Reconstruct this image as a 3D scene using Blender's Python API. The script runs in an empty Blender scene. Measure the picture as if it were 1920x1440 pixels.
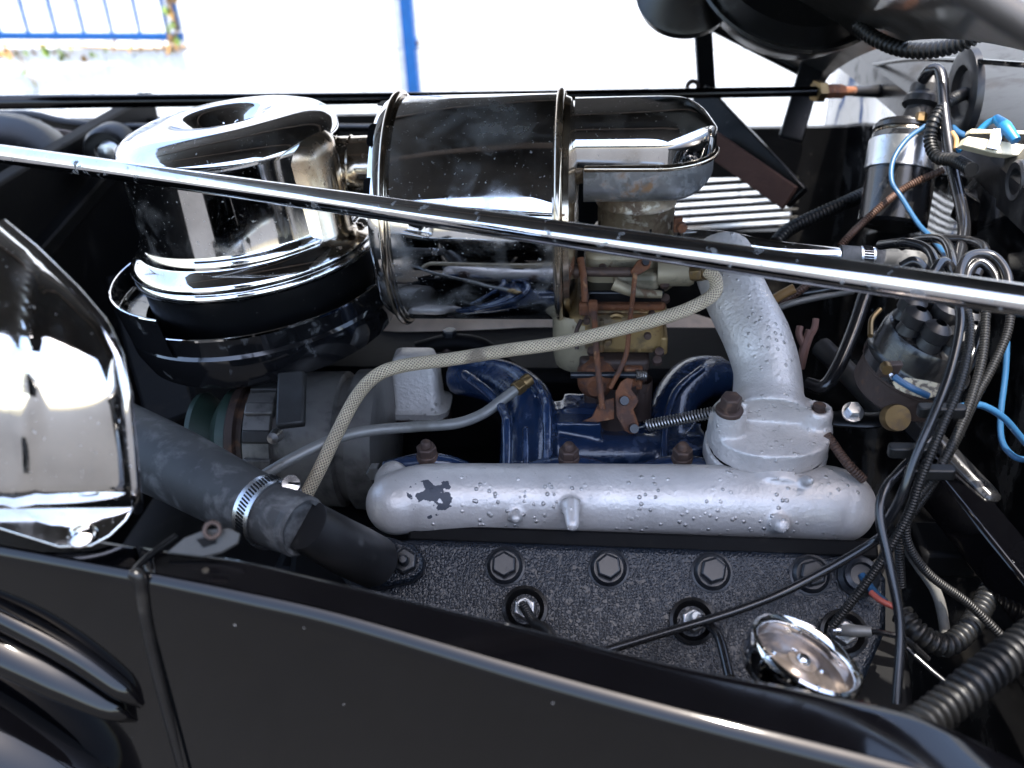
import bpy, bmesh, math, random
from mathutils import Vector, Matrix
R_ = math.radians
random.seed(7)
scene = bpy.context.scene
C = scene.collection

# ------------------------------------------------------------------ camera
FPX = 1800.0                                   # focal length in photo pixels (1920 wide)
PITCH, ROLL = R_(30), R_(2.5)
CAM = Vector((0, 0, 1.5))
Fw = Vector((0, math.cos(PITCH), -math.sin(PITCH)))
R0 = Vector((1, 0, 0)); U0 = Vector((0, math.sin(PITCH), math.cos(PITCH)))
Rt = R0*math.cos(ROLL) - U0*math.sin(ROLL)
Up = R0*math.sin(ROLL) + U0*math.cos(ROLL)
cd = bpy.data.cameras.new('camera'); cam = bpy.data.objects.new('camera', cd); C.objects.link(cam)
cam.matrix_world = Matrix(((Rt.x, Up.x, -Fw.x, CAM.x), (Rt.y, Up.y, -Fw.y, CAM.y), (Rt.z, Up.z, -Fw.z, CAM.z), (0, 0, 0, 1)))
cd.sensor_width = 36; cd.lens = 36*FPX/1920; cd.clip_start = 0.02; cd.clip_end = 300
cd.dof.use_dof = True; cd.dof.focus_distance = 0.70; cd.dof.aperture_fstop = 7.0
scene.camera = cam
# ------------------------------------------------------------------ light
SUN_EL, SUN_AZ = R_(75), R_(152)               # azimuth clockwise from +Y
w = bpy.data.worlds.new('World'); scene.world = w; w.use_nodes = True
nt = w.node_tree; bg = nt.nodes['Background']
sky = nt.nodes.new('ShaderNodeTexSky'); sky.sky_type = 'NISHITA'; sky.sun_disc = False
sky.air_density = .9; sky.dust_density = 2.4; sky.ozone_density = .7; sky.sun_elevation = SUN_EL; sky.sun_rotation = SUN_AZ
nt.links.new(sky.outputs[0], bg.inputs[0]); bg.inputs[1].default_value = 0.14
sd = bpy.data.lights.new('sun', 'SUN'); sd.energy = 2.4; sd.angle = R_(0.5); sd.color = (1, .95, .87)
sun = bpy.data.objects.new('sun', sd); C.objects.link(sun)
to_sun = Vector((math.sin(SUN_AZ)*math.cos(SUN_EL), math.cos(SUN_AZ)*math.cos(SUN_EL), math.sin(SUN_EL)))
sun.rotation_euler = to_sun.to_track_quat('Z', 'Y').to_euler(); sun.location = (0, 0, 6)
vs = scene.view_settings; vs.view_transform = 'Standard'; vs.look = 'None'; vs.gamma = 1; vs.exposure = 2.6
vs.use_curve_mapping = False

# ------------------------------------------------------------------ geometry helpers
def P(px, py, d):
    "the point that stands d metres deep on the line of sight through a photo pixel"
    return CAM + d*(Fw + (px-960)/FPX*Rt - (py-720)/FPX*Up)
def RP(px, py, o, n):
    "where the line of sight meets a plane"
    v = P(px, py, 1) - CAM
    return CAM + v*((o-CAM).dot(n)/v.dot(n))
def M(px, d): return px*d/FPX
PSI = R_(6)                                    # the car stands turned a little to the camera
ex = Vector((math.cos(PSI), -math.sin(PSI), 0)); ey = Vector((math.sin(PSI), math.cos(PSI), 0)); ez = Vector((0, 0, 1))
def E(a, b, c): return ex*a + ey*b + ez*c      # a point in the car's own axes
def perp(a):
    a = a.normalized(); t = ez if abs(a.z) < .9 else ex
    u = t.cross(a).normalized(); return u, a.cross(u).normalized()
def catmull(pts, sub):
    if len(pts) < 3 or sub < 2: return [p.copy() for p in pts]
    out = []; n = len(pts)
    for i in range(n-1):
        p0 = pts[i-1] if i else pts[0]*2-pts[1]; p1 = pts[i]; p2 = pts[i+1]; p3 = pts[i+2] if i+2 < n else pts[-1]*2-pts[-2]
        for k in range(sub):
            t = k/sub
            out.append(.5*((2*p1)+(p2-p0)*t+(2*p0-5*p1+4*p2-p3)*t*t+(3*p1-p0-3*p2+p3)*t**3))
    out.append(pts[-1].copy()); return out
def resample(pts, step):
    L = [0]
    for a, b in zip(pts, pts[1:]): L.append(L[-1]+(b-a).length)
    n = max(2, int(L[-1]/step)); out = []; j = 0
    for i in range(n+1):
        s = L[-1]*i/n
        while j < len(pts)-2 and L[j+1] < s: j += 1
        seg = L[j+1]-L[j] or 1e-9
        out.append(pts[j].lerp(pts[j+1], (s-L[j])/seg))
    return out, L[-1]

class MB:
    def __init__(s): s.v = []; s.f = []; s.uv = []
    def add(s, vs_, fs, uvs=None):
        b = len(s.v); s.v += [Vector(p) for p in vs_]; s.uv += uvs or [(0, 0)]*len(vs_)
        s.f += [tuple(i+b for i in f) for f in fs]; return s
    def grid(s, rings, close=True, cap0=False, cap1=False, us=None, vsv=None):
        n = len(rings[0]); m = len(rings); vs_ = []; uv = []; fs = []
        k = n+1 if close else n
        for i, r in enumerate(rings):
            for j in range(k):
                vs_.append(r[j % n]); uv.append((j/n, vsv[i] if vsv else i/(m-1)))
        for i in range(m-1):
            for j in range(k-1):
                fs.append((i*k+j, i*k+j+1, (i+1)*k+j+1, (i+1)*k+j))
        if cap0: fs.append(tuple(reversed(range(n))))
        if cap1: fs.append(tuple((m-1)*k+j for j in range(n)))
        return s.add(vs_, fs, uv)
    def tube(s, pts, r, n=12, sub=6, cap=True, flat=1.0, step=None, mod=None):
        raw = catmull(pts, sub)
        if step: ps, L = resample(raw, step)
        else: ps = raw
        m = len(ps); rr = r if callable(r) else None
        if isinstance(r, (list, tuple)):
            def rr(t, r=r):
                x = t*(len(r)-1); i = min(int(x), len(r)-2); return r[i]+(r[i+1]-r[i])*(x-i)
        t0 = (ps[1]-ps[0]).normalized(); u, v = perp(t0); rings = []; vv = []; acc = 0
        for i, p in enumerate(ps):
            t = (ps[min(i+1, m-1)]-ps[max(i-1, 0)]).normalized()
            u = (u - t*u.dot(t)).normalized(); v = t.cross(u)
            if i: acc += (p-ps[i-1]).length
            q = rr(i/(m-1)) if rr else r
            if mod: q *= mod(acc)
            vv.append(acc)
            rings.append([p + u*math.cos(a)*q + v*math.sin(a)*q*flat for a in (2*math.pi*k/n for k in range(n))])
        return s.grid(rings, True, cap, cap, vsv=vv)
    def lathe(s, prof, o, a, n=48, ref=None, a0=0, a1=2*math.pi, sx=1.0):
        a = a.normalized()
        if ref is None: u, v = perp(a)
        else: u = (ref-a*ref.dot(a)).normalized(); v = a.cross(u)
        full = abs(a1-a0-2*math.pi) < 1e-6; k = n if full else n+1
        ang = [a0+(a1-a0)*j/n for j in range(k)]
        rings = [[o+a*h+(u*math.cos(t)*sx+v*math.sin(t))*max(r, 1e-5) for t in ang] for r, h in prof]
        return s.grid(rings, full)
    def box(s, c, h, ax=None):
        a, b, d = ax or (ex, ey, ez)
        vs_ = [c+a*h[0]*i+b*h[1]*j+d*h[2]*k for i in (-1, 1) for j in (-1, 1) for k in (-1, 1)]
        return s.add(vs_, [(0, 1, 3, 2), (4, 6, 7, 5), (0, 4, 5, 1), (2, 3, 7, 6), (0, 2, 6, 4), (1, 5, 7, 3)])
    def bar(s, p, q, w_, t, ref=None):
        a = (q-p); L = a.length; a.normalize(); u, v = perp(a)
        if ref is not None: u = (ref-a*ref.dot(a)).normalized(); v = a.cross(u)
        return s.box((p+q)/2, (L/2, w_/2, t/2), (a, u, v))
    def prism(s, pts, n, t):
        "flat outline pushed back by t along -n"
        k = len(pts); vs_ = list(pts)+[p-n*t for p in pts]
        nn = sum(((pts[i]-pts[0]).cross(pts[(i+1) % k]-pts[0]) for i in range(k)), Vector())
        fs = [tuple(range(k)), tuple(reversed(range(k, 2*k)))]+[(i, i+k, (i+1) % k+k, (i+1) % k) for i in range(k)]
        if nn.dot(n) < 0: fs = [tuple(reversed(f)) for f in fs]
        return s.add(vs_, fs)
    def stack(s, outline, levels, o, u, v, a):
        "outline of (x,y) points, levels of (height, inset)"
        cx = sum(p[0] for p in outline)/len(outline); cy = sum(p[1] for p in outline)/len(outline)
        rings = []
        for h, ins in levels:
            ring = []
            for x, y in outline:
                dx, dy = x-cx, y-cy; L = math.hypot(dx, dy) or 1; kf = max(0, L-ins)/L
                ring.append(o+u*(cx+dx*kf)+v*(cy+dy*kf)+a*h)
            rings.append(ring)
        return s.grid(rings, True, True, True)
    def hexa(s, o, n, r, h, ref=None):
        return s.lathe([(0, h), (r*.86, h), (r, h-r*.12), (r, 0), (0, 0)], o, n, 6, ref)

def rounded(w_, h, r, k=5):
    out = []
    for cx, cy, a in ((w_-r, h-r, 0), (-w_+r, h-r, 90), (-w_+r, -h+r, 180), (w_-r, -h+r, 270)):
        for i in range(k+1):
            t = R_(a+90*i/k); out.append((cx+r*math.cos(t), cy+r*math.sin(t)))
    return out

def build(mb, name, mat, parent=None, org=None, bevel=0, ang=38, remesh=0, smooth=0, weld=False, flat=False, sub=0, seg=2):
    o_ = org if org is not None else (parent['_o'] if parent is not None else None)
    if o_ is None:
        xs = [p.x for p in mb.v]; ys = [p.y for p in mb.v]; zs = [p.z for p in mb.v]
        o_ = Vector(((min(xs)+max(xs))/2, (min(ys)+max(ys))/2, min(zs)))
    o_ = Vector(o_)
    me = bpy.data.meshes.new(name)
    me.from_pydata([tuple(p-o_) for p in mb.v], [], mb.f)
    uvl = me.uv_layers.new(name='UVMap')
    vi = [0]*len(me.loops); me.loops.foreach_get('vertex_index', vi)
    fl = [c for i in vi for c in mb.uv[i]]; uvl.data.foreach_set('uv', fl)
    bm = bmesh.new(); bm.from_mesh(me)
    if weld or remesh or bevel: bmesh.ops.remove_doubles(bm, verts=bm.verts, dist=1e-6)
    else:
        bmesh.ops.remove_doubles(bm, verts=bm.verts, dist=2e-6)
    bmesh.ops.recalc_face_normals(bm, faces=bm.faces)
    bm.to_mesh(me); bm.free()
    if not flat:
        me.polygons.foreach_set('use_smooth', [True]*len(me.polygons))
        me.set_sharp_from_angle(angle=R_(ang))
    me.materials.append(MAT[mat])
    ob = bpy.data.objects.new(name, me); C.objects.link(ob)
    if parent is not None: ob.parent = parent
    else: ob.location = o_
    ob['_o'] = tuple(o_)
    if bevel:
        m = ob.modifiers.new('bevel', 'BEVEL'); m.width = bevel; m.segments = seg; m.limit_method = 'ANGLE'; m.angle_limit = R_(35); m.harden_normals = False
    if remesh:
        m = ob.modifiers.new('remesh', 'REMESH'); m.mode = 'VOXEL'; m.voxel_size = remesh; m.use_smooth_shade = True
        if smooth: m = ob.modifiers.new('smooth', 'SMOOTH'); m.factor = .5; m.iterations = smooth
    if sub:
        m = ob.modifiers.new('sub', 'SUBSURF'); m.levels = sub; m.render_levels = sub
    return ob
def tag(o, label, cat, group=None, kind=None):
    if label: o['label'] = label
    if cat: o['category'] = cat
    if group: o['group'] = group
    if kind: o['kind'] = kind
    return o
def thing(name, label, cat, loc, group=None):
    o = bpy.data.objects.new(name, None); C.objects.link(o); o.empty_display_size = .02
    o.location = loc; o['_o'] = tuple(loc); return tag(o, label, cat, group)
def solo(mb, name, mat, label, cat, group=None, **k):
    return tag(build(mb, name, mat, None, **k), label, cat, group)
def part(mb, name, mat, parent, **k):
    class _: pass
    return build(mb, name, mat, parent, org=Vector(parent['_o']), **k)
def px(*t): return [P(*q) for q in t]

# ------------------------------------------------------------------ materials
MAT = {}
def mat(name, col, rough=.5, metal=0., coat=0., var=None, var2=None, bump=None, bump2=None, rvar=None, chip=None, spec=.5, uvbump=None, braid=False):
    """var: (scale, lo, hi, colour, rough) noise patches of another colour; bump: (scale, strength, distance[, kind])"""
    m = bpy.data.materials.new(name); m.use_nodes = True; MAT[name] = m
    t = m.node_tree; N = t.nodes; L = t.links; b = N['Principled BSDF']
    tc = N.new('ShaderNodeTexCoord'); co = tc.outputs['Object']
    b.inputs['Metallic'].default_value = metal; b.inputs['Coat Weight'].default_value = coat; b.inputs['Coat Roughness'].default_value = .04
    b.inputs['Specular IOR Level'].default_value = spec
    def rgb(c):
        n = N.new('ShaderNodeRGB'); n.outputs[0].default_value = (*c, 1); return n.outputs[0]
    def val(x):
        n = N.new('ShaderNodeValue'); n.outputs[0].default_value = x; return n.outputs[0]
    def noise(sc, det=5, rg=.55, dist=0.0, vec=None):
        n = N.new('ShaderNodeTexNoise'); n.inputs['Scale'].default_value = sc; n.inputs['Detail'].default_value = det
        n.inputs['Roughness'].default_value = rg; n.inputs['Distortion'].default_value = dist; L.new(vec or co, n.inputs['Vector']); return n.outputs['Fac']
    def rng(x, lo, hi, a=0, c=1):
        n = N.new('ShaderNodeMapRange'); n.inputs[1].default_value = lo; n.inputs[2].default_value = hi
        n.inputs[3].default_value = a; n.inputs[4].default_value = c; n.interpolation_type = 'SMOOTHSTEP' if (a, c) == (0, 1) else 'LINEAR'
        L.new(x, n.inputs[0]); return n.outputs[0]
    def mixc(f, a, c):
        n = N.new('ShaderNodeMix'); n.data_type = 'RGBA'; L.new(f, n.inputs[0]); L.new(a, n.inputs[6]); L.new(c, n.inputs[7]); return n.outputs[2]
    def mixf(f, a, c):
        n = N.new('ShaderNodeMix'); n.data_type = 'FLOAT'; L.new(f, n.inputs[0]); L.new(a, n.inputs[2]); L.new(c, n.inputs[3]); return n.outputs[0]
    def math_(op, a, c=None):
        n = N.new('ShaderNodeMath'); n.operation = op
        for i, x in enumerate((a, c)):
            if x is None: continue
            if isinstance(x, (int, float)): n.inputs[i].default_value = x
            else: L.new(x, n.inputs[i])
        return n.outputs[0]
    c = rgb(col); r = val(rough); me = val(metal)
    c = mixc(rng(noise(35, 4), .35, .65), c, rgb(tuple(x*.82 for x in col)))
    for vv in (var, var2):
        if vv:
            sc, lo, hi, vc, vr = vv[:5]
            f = rng(noise(sc, 8, .62, .3), lo, hi)
            c = mixc(f, c, rgb(vc)); r = mixf(f, r, val(vr)); me = mixf(f, me, val(vv[5] if len(vv) > 5 else 0.0))
    if rvar: r = math_('ADD', r, rng(noise(rvar[0], 6, .65), .3, .7, -rvar[1], rvar[1]))
    if chip:                                     # flaked paint at one place
        cp, rad, cc = chip
        d = N.new('ShaderNodeVectorMath'); d.operation = 'DISTANCE'; L.new(co, d.inputs[0]); d.inputs[1].default_value = cp
        q = math_('ADD', math_('DIVIDE', d.outputs['Value'], rad), math_('MULTIPLY', noise(140, 3, .5), 2.6))
        f = rng(q, 1.98, 1.90); c = mixc(f, c, rgb(cc)); r = mixf(f, r, val(.6)); me = mixf(f, me, val(0))
    if braid:
        uv = tc.outputs['UV']; sp = N.new('ShaderNodeSeparateXYZ'); L.new(uv, sp.inputs[0])
        u, v = sp.outputs[0], sp.outputs[1]
        A = math_('SINE', math_('ADD', math_('MULTIPLY', u, 2*math.pi*12), math_('MULTIPLY', v, 2300.)))
        B = math_('SINE', math_('SUBTRACT', math_('MULTIPLY', u, 2*math.pi*12), math_('MULTIPLY', v, 2300.)))
        h = math_('MAXIMUM', A, B); f = rng(h, -.5, .75)
        c = mixc(f, rgb(tuple(x*.26 for x in col)), c)
    L.new(c, b.inputs['Base Color']); L.new(r, b.inputs['Roughness']); L.new(me, b.inputs['Metallic'])
    nrm = None
    def addbump(hh, st, di):
        nonlocal nrm
        n = N.new('ShaderNodeBump'); n.inputs['Strength'].default_value = st; n.inputs['Distance'].default_value = di
        L.new(hh, n.inputs['Height'])
        if nrm is not None: L.new(nrm, n.inputs['Normal'])
        nrm = n.outputs[0]
    for bb in (bump, bump2):
        if bb:
            sc, st, di = bb[:3]; kind = bb[3] if len(bb) > 3 else 'noise'
            if kind == 'noise': hh = noise(sc, 4, .55)
            elif kind == 'soft': hh = noise(sc, 1, .4, .2)
            elif kind == 'cell':
                n = N.new('ShaderNodeTexVoronoi'); n.feature = 'DISTANCE_TO_EDGE'; n.inputs['Scale'].default_value = sc; L.new(co, n.inputs['Vector'])
                hh = rng(n.outputs['Distance'], 0, .35)
            elif kind == 'pimple':
                n = N.new('ShaderNodeTexVoronoi'); n.inputs['Scale'].default_value = sc; n.inputs['Randomness'].default_value = 1; L.new(co, n.inputs['Vector'])
                dot = rng(n.outputs['Distance'], .30, .10)
                hh = math_('MULTIPLY', dot, rng(noise(28, 2, .5), .42, .56))
            addbump(hh, st, di)
    if uvbump:
        uv = tc.outputs['UV']; sp = N.new('ShaderNodeSeparateXYZ'); L.new(uv, sp.inputs[0])
        addbump(math_('SINE', math_('MULTIPLY', sp.outputs[1], uvbump[0])), uvbump[1], uvbump[2])
    if braid: addbump(h, .7, .0007)
    if nrm is not None: L.new(nrm, b.inputs['Normal'])
    return m

RUST = (.155, .055, .020)
mat('chrome', (.80, .79, .78), .06, 1., var=(26, .52, .80, (.50, .44, .36), .28, .85), var2=(330, .64, .70, (.40, .38, .36), .5, .4), bump=(9, .35, .004, 'soft'), rvar=(14, .05))
mat('chrome_worn', (.78, .78, .78), .05, 1., var=(24, .46, .80, (.46, .47, .48), .36, .75), var2=(380, .63, .70, (.42, .42, .43), .5, .5), bump=(11, .5, .006, 'soft'), rvar=(16, .09))
mat('chrome_stained', (.72, .62, .50), .14, 1., var=(14, .46, .75, (.42, .28, .16), .38, .8), var2=(120, .62, .70, RUST, .7), bump=(120, .15, .0006))
mat('chrome_rod', (.80, .80, .82), .07, 1., var=(90, .60, .70, (.12, .11, .10), .5, .2), rvar=(60, .05), bump=(25, .2, .001))
mat('pitted_alloy', (.50, .51, .53), .32, .9, var=(70, .47, .62, (.16, .155, .15), .6, .4), var2=(26, .60, .70, (.25, .14, .07), .7), bump=(240, .25, .0006))
mat('gloss_black', (.001, .001, .0014), .06, 0, 0., spec=.42, var=(90, .715, .735, (.22, .22, .23), .6), rvar=(30, .03), bump=(6, .12, .003, 'soft'))
mat('lacquer_black', (.002, .002, .0025), .07, 0, 1., var=(14, .47, .66, (.045, .043, .04), .42), var2=(170, .70, .73, (.3, .3, .3), .6), rvar=(16, .06), bump=(9, .3, .004, 'soft'))
mat('horn_black', (.006, .006, .0065), .3, 0, 0, spec=.4, var=(40, .56, .70, (.03, .028, .026), .6), bump=(14, .2, .002, 'soft'))
mat('hood_black', (.020, .018, .016), .35, 0, .2, var=(9, .45, .65, (.034, .029, .025), .5))
mat('dusty_black', (.005, .005, .0055), .3, 0, .08, spec=.3, var=(18, .52, .72, (.022, .020, .018), .7), var2=(120, .66, .72, (.07, .065, .06), .8), bump=(90, .2, .0008))
mat('flat_black', (.004, .004, .0045), .6, spec=.1, var=(30, .55, .75, (.02, .018, .016), .8), bump=(150, .25, .0006))
mat('bowl_black', (.008, .008, .009), .1, 0, .8, var=(40, .58, .70, (.10, .10, .10), .6), bump=(14, .3, .003, 'soft'))
mat('crinkle_black', (.006, .0095, .016), .34, 0, 0, spec=.45, bump=(430, .42, .0008, 'cell'), bump2=(180, .2, .0007), var=(12, .6, .8, (.012, .012, .014), .5))
mat('bolt_black', (.013, .015, .019), .32, .1, bump=(300, .2, .0004), var=(120, .6, .75, (.03, .028, .026), .6))
mat('silver_paint', (.62, .585, .555), .40, .35, bump=(170, .9, .0014, 'pimple'), bump2=(330, .45, .0010), var=(7, .56, .74, (.58, .55, .54), .45, .4), rvar=(40, .06),
    chip=((0, 0, 0), .016, (.05, .055, .07)))
mat('silver_rough', (.63, .585, .545), .42, .35, bump=(330, .7, .0014), bump2=(190, .9, .0014, 'pimple'), var=(8, .55, .70, (.56, .48, .44), .5, .3))
mat('silver_far', (.72, .56, .43), .5, .3, bump=(200, .3, .001), var=(10, .5, .7, (.36, .27, .21), .6, .1))
mat('blue_paint', (.010, .024, .062), .2, 0, .6, bump=(55, .6, .0026), bump2=(300, .4, .0009), var=(40, .56, .68, (.035, .06, .12), .4))
mat('rust', RUST, .75, .15, var=(60, .45, .60, (.07, .032, .02), .8), var2=(150, .58, .68, (.24, .12, .055), .8), bump=(260, .7, .0014))
mat('rust_dark', (.050, .032, .026), .6, .3, var=(70, .55, .7, (.10, .05, .028), .8), bump=(260, .5, .001))
mat('rust_bolt', (.085, .055, .045), .55, .5, var=(110, .5, .65, (.10, .055, .035), .8), bump=(260, .3, .0006))
mat('ochre_cast', (.29, .19, .075), .5, .35, var=(38, .42, .60, (.10, .07, .038), .6, .2), var2=(75, .53, .64, (.17, .075, .022), .7), bump=(190, .45, .001))
mat('grey_cast', (.31, .255, .165), .5, .3, var=(34, .48, .66, (.11, .095, .06), .6, .2), var2=(60, .62, .70, (.12, .07, .035), .7), bump=(190, .35, .0008))
mat('neck_brown', (.24, .19, .13), .4, .6, var=(45, .46, .62, (.10, .065, .04), .6, .3), var2=(90, .56, .66, (.40, .36, .29), .4, .6), bump=(190, .3, .0008))
mat('alloy', (.17, .16, .148), .45, .5, var=(26, .45, .65, (.035, .033, .031), .6, .3), bump=(150, .35, .0008))
mat('alloy_dark', (.04, .039, .038), .5, .4, var=(30, .5, .7, (.03, .03, .03), .6), bump=(150, .3, .0008))
mat('green_black', (.028, .052, .040), .45, .2, var=(30, .5, .7, (.015, .02, .018), .6))
mat('rubber', (.045, .046, .047), .58, var=(48, .48, .66, (.13, .13, .13), .75), bump=(160, .25, .0008), spec=.35)
mat('rubber_black', (.012, .012, .013), .38, var=(60, .60, .75, (.04, .04, .04), .6), bump=(160, .15, .0006))
mat('clamp_steel', (.55, .56, .58), .25, 1., var=(60, .6, .72, (.25, .23, .20), .5, .6), rvar=(60, .06))
mat('grey_pipe', (.235, .23, .215), .45, .4, var=(40, .52, .68, (.13, .125, .11), .6, .2), bump=(200, .2, .0006))
mat('braid', (.68, .55, .38), .55, .25, braid=True, var=(22, .58, .72, (.22, .17, .12), .7))
mat('brass', (.22, .145, .065), .42, .9, var=(80, .52, .66, (.12, .08, .045), .6, .4))
mat('cable', (.010, .010, .011), .22, 0, .2, var=(40, .60, .74, (.05, .045, .04), .6))
mat('cable_ribbed', (.010, .0095, .009), .42, 0, 0, spec=.35, uvbump=(3400., .6, .0006), var=(40, .6, .74, (.06, .055, .05), .6))
mat('conduit', (.006, .006, .006), .42, 0, 0, spec=.35, var=(40, .60, .74, (.025, .025, .025), .6))
mat('wire_blue', (.018, .075, .16), .4, var=(40, .62, .74, (.015, .04, .08), .5))
mat('wire_cyan', (.008, .13, .28), .4)
mat('wire_brown', (.085, .045, .03), .5, uvbump=(3000., .6, .0006))
mat('fork_pink', (.16, .085, .07), .6)
mat('wire_tan', (.33, .19, .07), .5)
mat('wire_red', (.30, .06, .04), .45)
mat('cream', (.62, .56, .40), .45, var=(40, .6, .75, (.40, .33, .20), .6))
mat('bakelite', (.011, .011, .012), .24, 0, .2, var=(40, .56, .72, (.06, .06, .06), .6), bump=(120, .12, .0005))
mat('steel', (.42, .41, .40), .35, .95, var=(60, .52, .68, (.18, .15, .12), .6, .5))
mat('galvanised', (.60, .61, .62), .28, .95, var=(90, .54, .66, (.28, .27, .26), .5, .7), bump=(160, .2, .0005))
mat('felt_brown', (.10, .045, .030), .85, bump=(420, .6, .001))
mat('slat_white', (.74, .75, .76), .4, var=(20, .6, .8, (.5, .5, .5), .6))
mat('wall_white', (.82, .82, .80), .8, bump=(60, .25, .003), var=(3, .55, .8, (.74, .74, .72), .85))
mat('mortar', (.66, .66, .65), .9)
mat('blue_steel', (.003, .075, .26), .4, var=(12, .6, .8, (.005, .065, .21), .5))
mat('leaf_green', (.13, .20, .03), .5, var=(60, .5, .7, (.22, .22, .05), .6))
mat('leaf_dry', (.38, .22, .08), .6, var=(60, .5, .7, (.20, .12, .05), .7))
mat('asphalt', (.035, .034, .033), .9, bump=(40, .3, .004), var=(2, .45, .7, (.028, .028, .028), .9))
mat('primer_tan', (.20, .15, .12), .55, var=(20, .5, .7, (.10, .08, .07), .6))
mat('dial_tan_reflection', (.15, .125, .11), .3, .7, var=(60, .48, .64, (.16, .12, .09), .6), bump=(120, .2, .001))  # tan of a reflection, put into the dish colour
mat('yellow', (.55, .33, .02), .5)
mat('plate', (.42, .37, .26), .45, .4, var=(260, .5, .58, (.10, .08, .06), .6))
mat('ceramic', (.72, .71, .68), .25, 0, .3)

# ================================================================== SETTING
g = MB(); g.box(Vector((0, 0, -.05)), (60, 60, .05), (R0, Vector((0, 1, 0)), ez))
tag(build(g, 'ground', 'asphalt', org=Vector((0, 0, 0)), flat=True), 'dark asphalt yard under the car', None, kind='structure')

# painted block wall far behind, turned a little
yw = R_(13); wx = Vector((math.cos(yw), -math.sin(yw), 0)); wn = Vector((-math.sin(yw), -math.cos(yw), 0))
W0 = P(760, 100, 4.0)
def WP(x, y): return RP(x, y, W0, wn)
def wl(p): return ((p-W0).dot(wx), p.z)        # wall coordinates
opx = wl(WP(348, 92)); op_x1, op_z0 = opx; op_x0 = op_x1-1.3; op_z1 = op_z0+1.1
wall = thing('block_wall', 'sunlit white painted block wall behind the car', 'wall', (W0-wn*.1)*1 - Vector((0, 0, W0.z)))
b = MB()
for x0, x1, z0, z1 in ((-9, op_x0, 0, 3.2), (op_x1, 9, 0, 3.2), (op_x0, op_x1, 0, op_z0), (op_x0, op_x1, op_z1, 3.2)):
    b.box(W0 + wx*(x0+x1)/2 - wn*.08 + ez*((z0+z1)/2-W0.z), ((x1-x0)/2, .074, (z1-z0)/2), (wx, wn, ez))
part(b, 'mortar_bed', 'mortar', wall, flat=True)
bh, bl, jt = .2, .4, .008
rest = MB(); near = []
zoff = op_z0 % bh
def clip_ok(x0, x1, z0, z1): return not (x1 > op_x0+.01 and x0 < op_x1-.01 and z1 > op_z0+.01 and z0 < op_z1-.01)
for r in range(-1, 16):
    z0 = zoff+r*bh; z1 = z0+bh
    if z1 < .05: continue
    k0 = -22
    for k in range(k0, 23):
        x0 = op_x1 + k*bl + (r % 2)*bl/2; x1 = x0+bl
        cuts = [(x0, x1)]
        if not clip_ok(x0, x1, z0, z1):
            cuts = [(a, c) for a, c in ((x0, min(x1, op_x0)), (max(x0, op_x1), x1)) if c-a > .05]
        for a, c in cuts:
            ctr = W0 + wx*(a+c)/2 + ez*((max(z0, .01)+z1)/2-W0.z) + wn*(-.003+random.uniform(-.0008, .0008))
            h = ((c-a-jt)/2, .006, (z1-max(z0, .01)-jt)/2)
            rel = ctr-CAM; dz = rel.dot(Fw); qx = 960+FPX*rel.dot(Rt)/dz; qy = 720-FPX*rel.dot(Up)/dz
            if -150 < qx < 2000 and -100 < qy < 520: near.append((ctr, h))
            else: rest.box(ctr, h, (wx, wn, ez))
for ctr, h in near:
    q = MB(); q.box(ctr, h, (wx, wn, ez)); part(q, 'block', 'wall_white', wall, bevel=.0025)
tag(part(rest, 'block_courses', 'wall_white', wall, flat=True), None, None, kind='stuff')
# white board added to stand for the brightness beyond the opening
q = MB(); q.box(W0 + wx*(op_x0+op_x1)/2 - wn*.14 + ez*((op_z0+op_z1)/2-W0.z), ((op_x1-op_x0)/2+.1, .01, (op_z1-op_z0)/2+.1), (wx, wn, ez))
part(q, 'brightness_board', 'wall_white', wall, flat=True)
# blue grille
gr = thing('window_grille', 'blue steel grille with thin bars over the wall opening', 'window grille', WP(170, 64))
q = MB(); a = WP(-700, 62); c = WP(345, 68); q.bar(a+wn*.01, c+wn*.01, .030, .025, ez); part(q, 'bottom_rail', 'blue_steel', gr, bevel=.002)
for i in range(12):
    x = 318-52*i; p0 = WP(x, 66-i*.1)+wn*.012; q = MB(); q.bar(p0, p0+ez*.9, .012, .012, wx); part(q, 'bar', 'blue_steel', gr, bevel=.001)
q = MB(); p0 = WP(336, 66); q.bar(p0+ez*.02, p0+ez*.9, .018, .02, wx); part(q, 'side_rail', 'blue_steel', gr, bevel=.001)
# blue post
po = thing('gate_post', 'blue square steel post with latch against the white wall', 'post', WP(785, 300)+wn*.04-ez*.4)
base = WP(785, 205)+wn*.04
q = MB(); q.box(base+ez*.55-ez*.3, (.024, .02, .95), (wx, wn, ez)); part(q, 'post', 'blue_steel', po, bevel=.003)
q = MB(); q.box(WP(779, 76)+wn*.04, (.018, .012, .022), (wx, wn, ez)); part(q, 'latch', 'blue_steel', po, bevel=.002)
q = MB(); q.lathe([(0, .014), (.008, .012), (.008, 0), (0, 0)], WP(786, 77)+wn*.045, wx, 12); part(q, 'bolt', 'rust_dark', po)
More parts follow.
